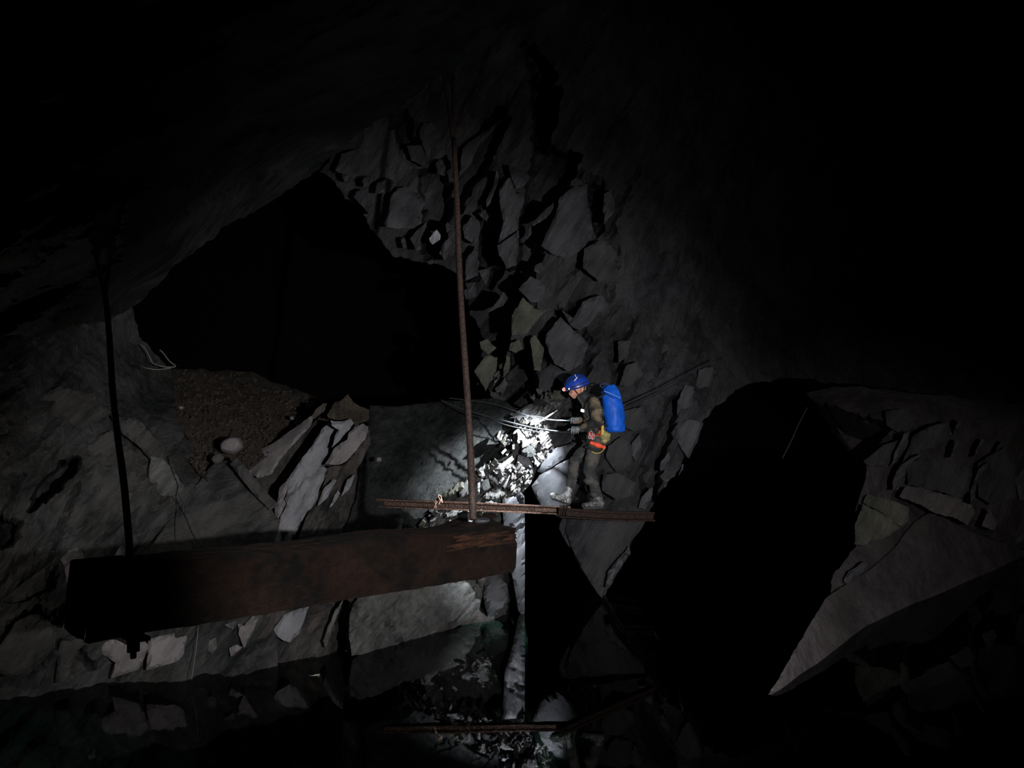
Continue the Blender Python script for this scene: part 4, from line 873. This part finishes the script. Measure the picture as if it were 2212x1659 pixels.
for k, off in enumerate((0, .02, .04)):
    place('gear_cord', tube(smooth_path([B(1292+k*2,886,-.20), B(1296+k*3,905,-.215), B(1299+k*2,925,-.21), B(1297+k*3,940,-.2)]), .007, 6), M['yellow'] if k else M['red'], hx)
place('safety_cord', tube(smooth_path([B(1278,975,-.215), B(1286,979,-.23), B(1298,977,-.22), B(1306,968,-.18)]), .004, 6), M['yellow'], hx)
for s in (-1, 1):
    place('chest_strap', tube(smooth_path([B(1268,868,.11*s), B(1262,885,.13*s), B(1266,905,.14*s), B(1280,934,.15*s)]), .008, 6), M['black'], hx)
# rope bag at the hip
rbg = place('rope_bag', fuse('rope_bag', [e3(1308,944,-.12,.058,.07,.062,.2), e3(1300,935,-.14,.045,.05,.05), e3(1304,952,-.12,.05,.06,.04)], .006, 2, folds(.016, 30, 50, 6)), M['olive_y'])
tag(rbg, 'yellow-olive rope bag hanging at the hip under the blue bag', 'bag')
# blue dry bag
db = empty('dry_bag', B(1331, 933, .02), label='tall blue roll-top dry bag carried on the back of the caver', cat='bag')
prof = [(1331,933.5,.2,.2),(1331,932.5,.85,.85),(1331,929,.99,.98),(1330.5,918,1.0,1.0),(1329,902,1.03,1.02),(1326.5,885,1.06,1.02),(1324.5,870,1.06,.95),(1322.5,858,1.0,.8),(1320.5,848,.9,.58),(1320,840,.80,.36),(1321.5,834,.55,.2),(1322,831,.28,.1)]
bm = bmesh.new(); rings = []; ns = 44
P2 = []
for i in range(len(prof)-1):
    for j in range(4):
        t = j/4; P2.append(tuple(a*(1-t)+b_*t for a, b_ in zip(prof[i], prof[i+1])))
P2.append(prof[-1])
for i, (x, y, fx, fy) in enumerate(P2):
    ring = []
    for k in range(ns):
        q = 2*math.pi*k/ns
        cr = float(fbm(np.array([q*1.5+4]), np.array([y/14.]), 4, 3)[0])*.022+float(fbm(np.array([q*4]), np.array([y/30.]), 9, 2)[0])*.01
        ring.append(bm.verts.new(B(x, y, .02)+Vector((math.cos(q)*(.114*fx+cr)-.012, math.sin(q)*(.115*fy+cr), 0))))
    rings.append(ring)
for a, b_ in zip(rings[:-1], rings[1:]):
    for k in range(ns): bm.faces.new((a[k], a[(k+1) % ns], b_[(k+1) % ns], b_[k]))
bm.faces.new(rings[0]); bm.faces.new(rings[-1]); bmesh.ops.recalc_face_normals(bm, faces=bm.faces)
me = bpy.data.meshes.new('bag_body'); bm.to_mesh(me); bm.free()
for f in me.polygons: f.use_smooth = True
place('bag_body', me, M['blue'], db)
# folded closure: a wedge shaped flap standing proud of the front
fl_ = [(1303.5,841.5,-.10),(1313,833,-.05),(1327,830.5,-.03),(1336,842,-.06),(1342,857,-.085),(1341,861,-.10),(1327,861.5,-.125),(1315,853,-.13),(1305,847,-.125)]
bm = bmesh.new(); fr_ = [bm.verts.new(B(*p)) for p in fl_]; bk_ = [bm.verts.new(B(p[0], p[1], .03)) for p in fl_]; mid = bm.verts.new(B(1322, 846, -.088)); n_ = len(fl_)
for k in range(n_):
    bm.faces.new((fr_[k], fr_[(k+1) % n_], mid)); bm.faces.new((fr_[k], bk_[k], bk_[(k+1) % n_], fr_[(k+1) % n_]))
bm.faces.new(bk_); bmesh.ops.recalc_face_normals(bm, faces=bm.faces); bmesh.ops.subdivide_edges(bm, edges=bm.edges[:], cuts=2, use_grid_fill=True)
me = bpy.data.meshes.new('rolled_closure'); bm.to_mesh(me); bm.free(); place('rolled_closure', me, M['blue'], db)
place('piping', tube(smooth_path([B(1304,844.5,-.13), B(1314,848,-.128), B(1328,854,-.122), B(1340.5,860,-.108)]), .0035, 6), M['piping'], db)
for s in (-1, 1):
    place('shoulder_strap', tube(smooth_path([B(1312,846,.05*s), B(1296,858,.10*s), B(1280,862,.15*s), B(1266,876,.155*s), B(1268,896,.17*s), B(1290,915,.17*s), B(1312,920,.08*s)]), .013, 8), M['black'], db)
place('haul_loop', tube(smooth_path([B(1318,834,0), B(1308,829,.0), B(1296,832,0), B(1304,838,0), B(1316,838,0)]), .007, 6), M['blue_dark'], db)
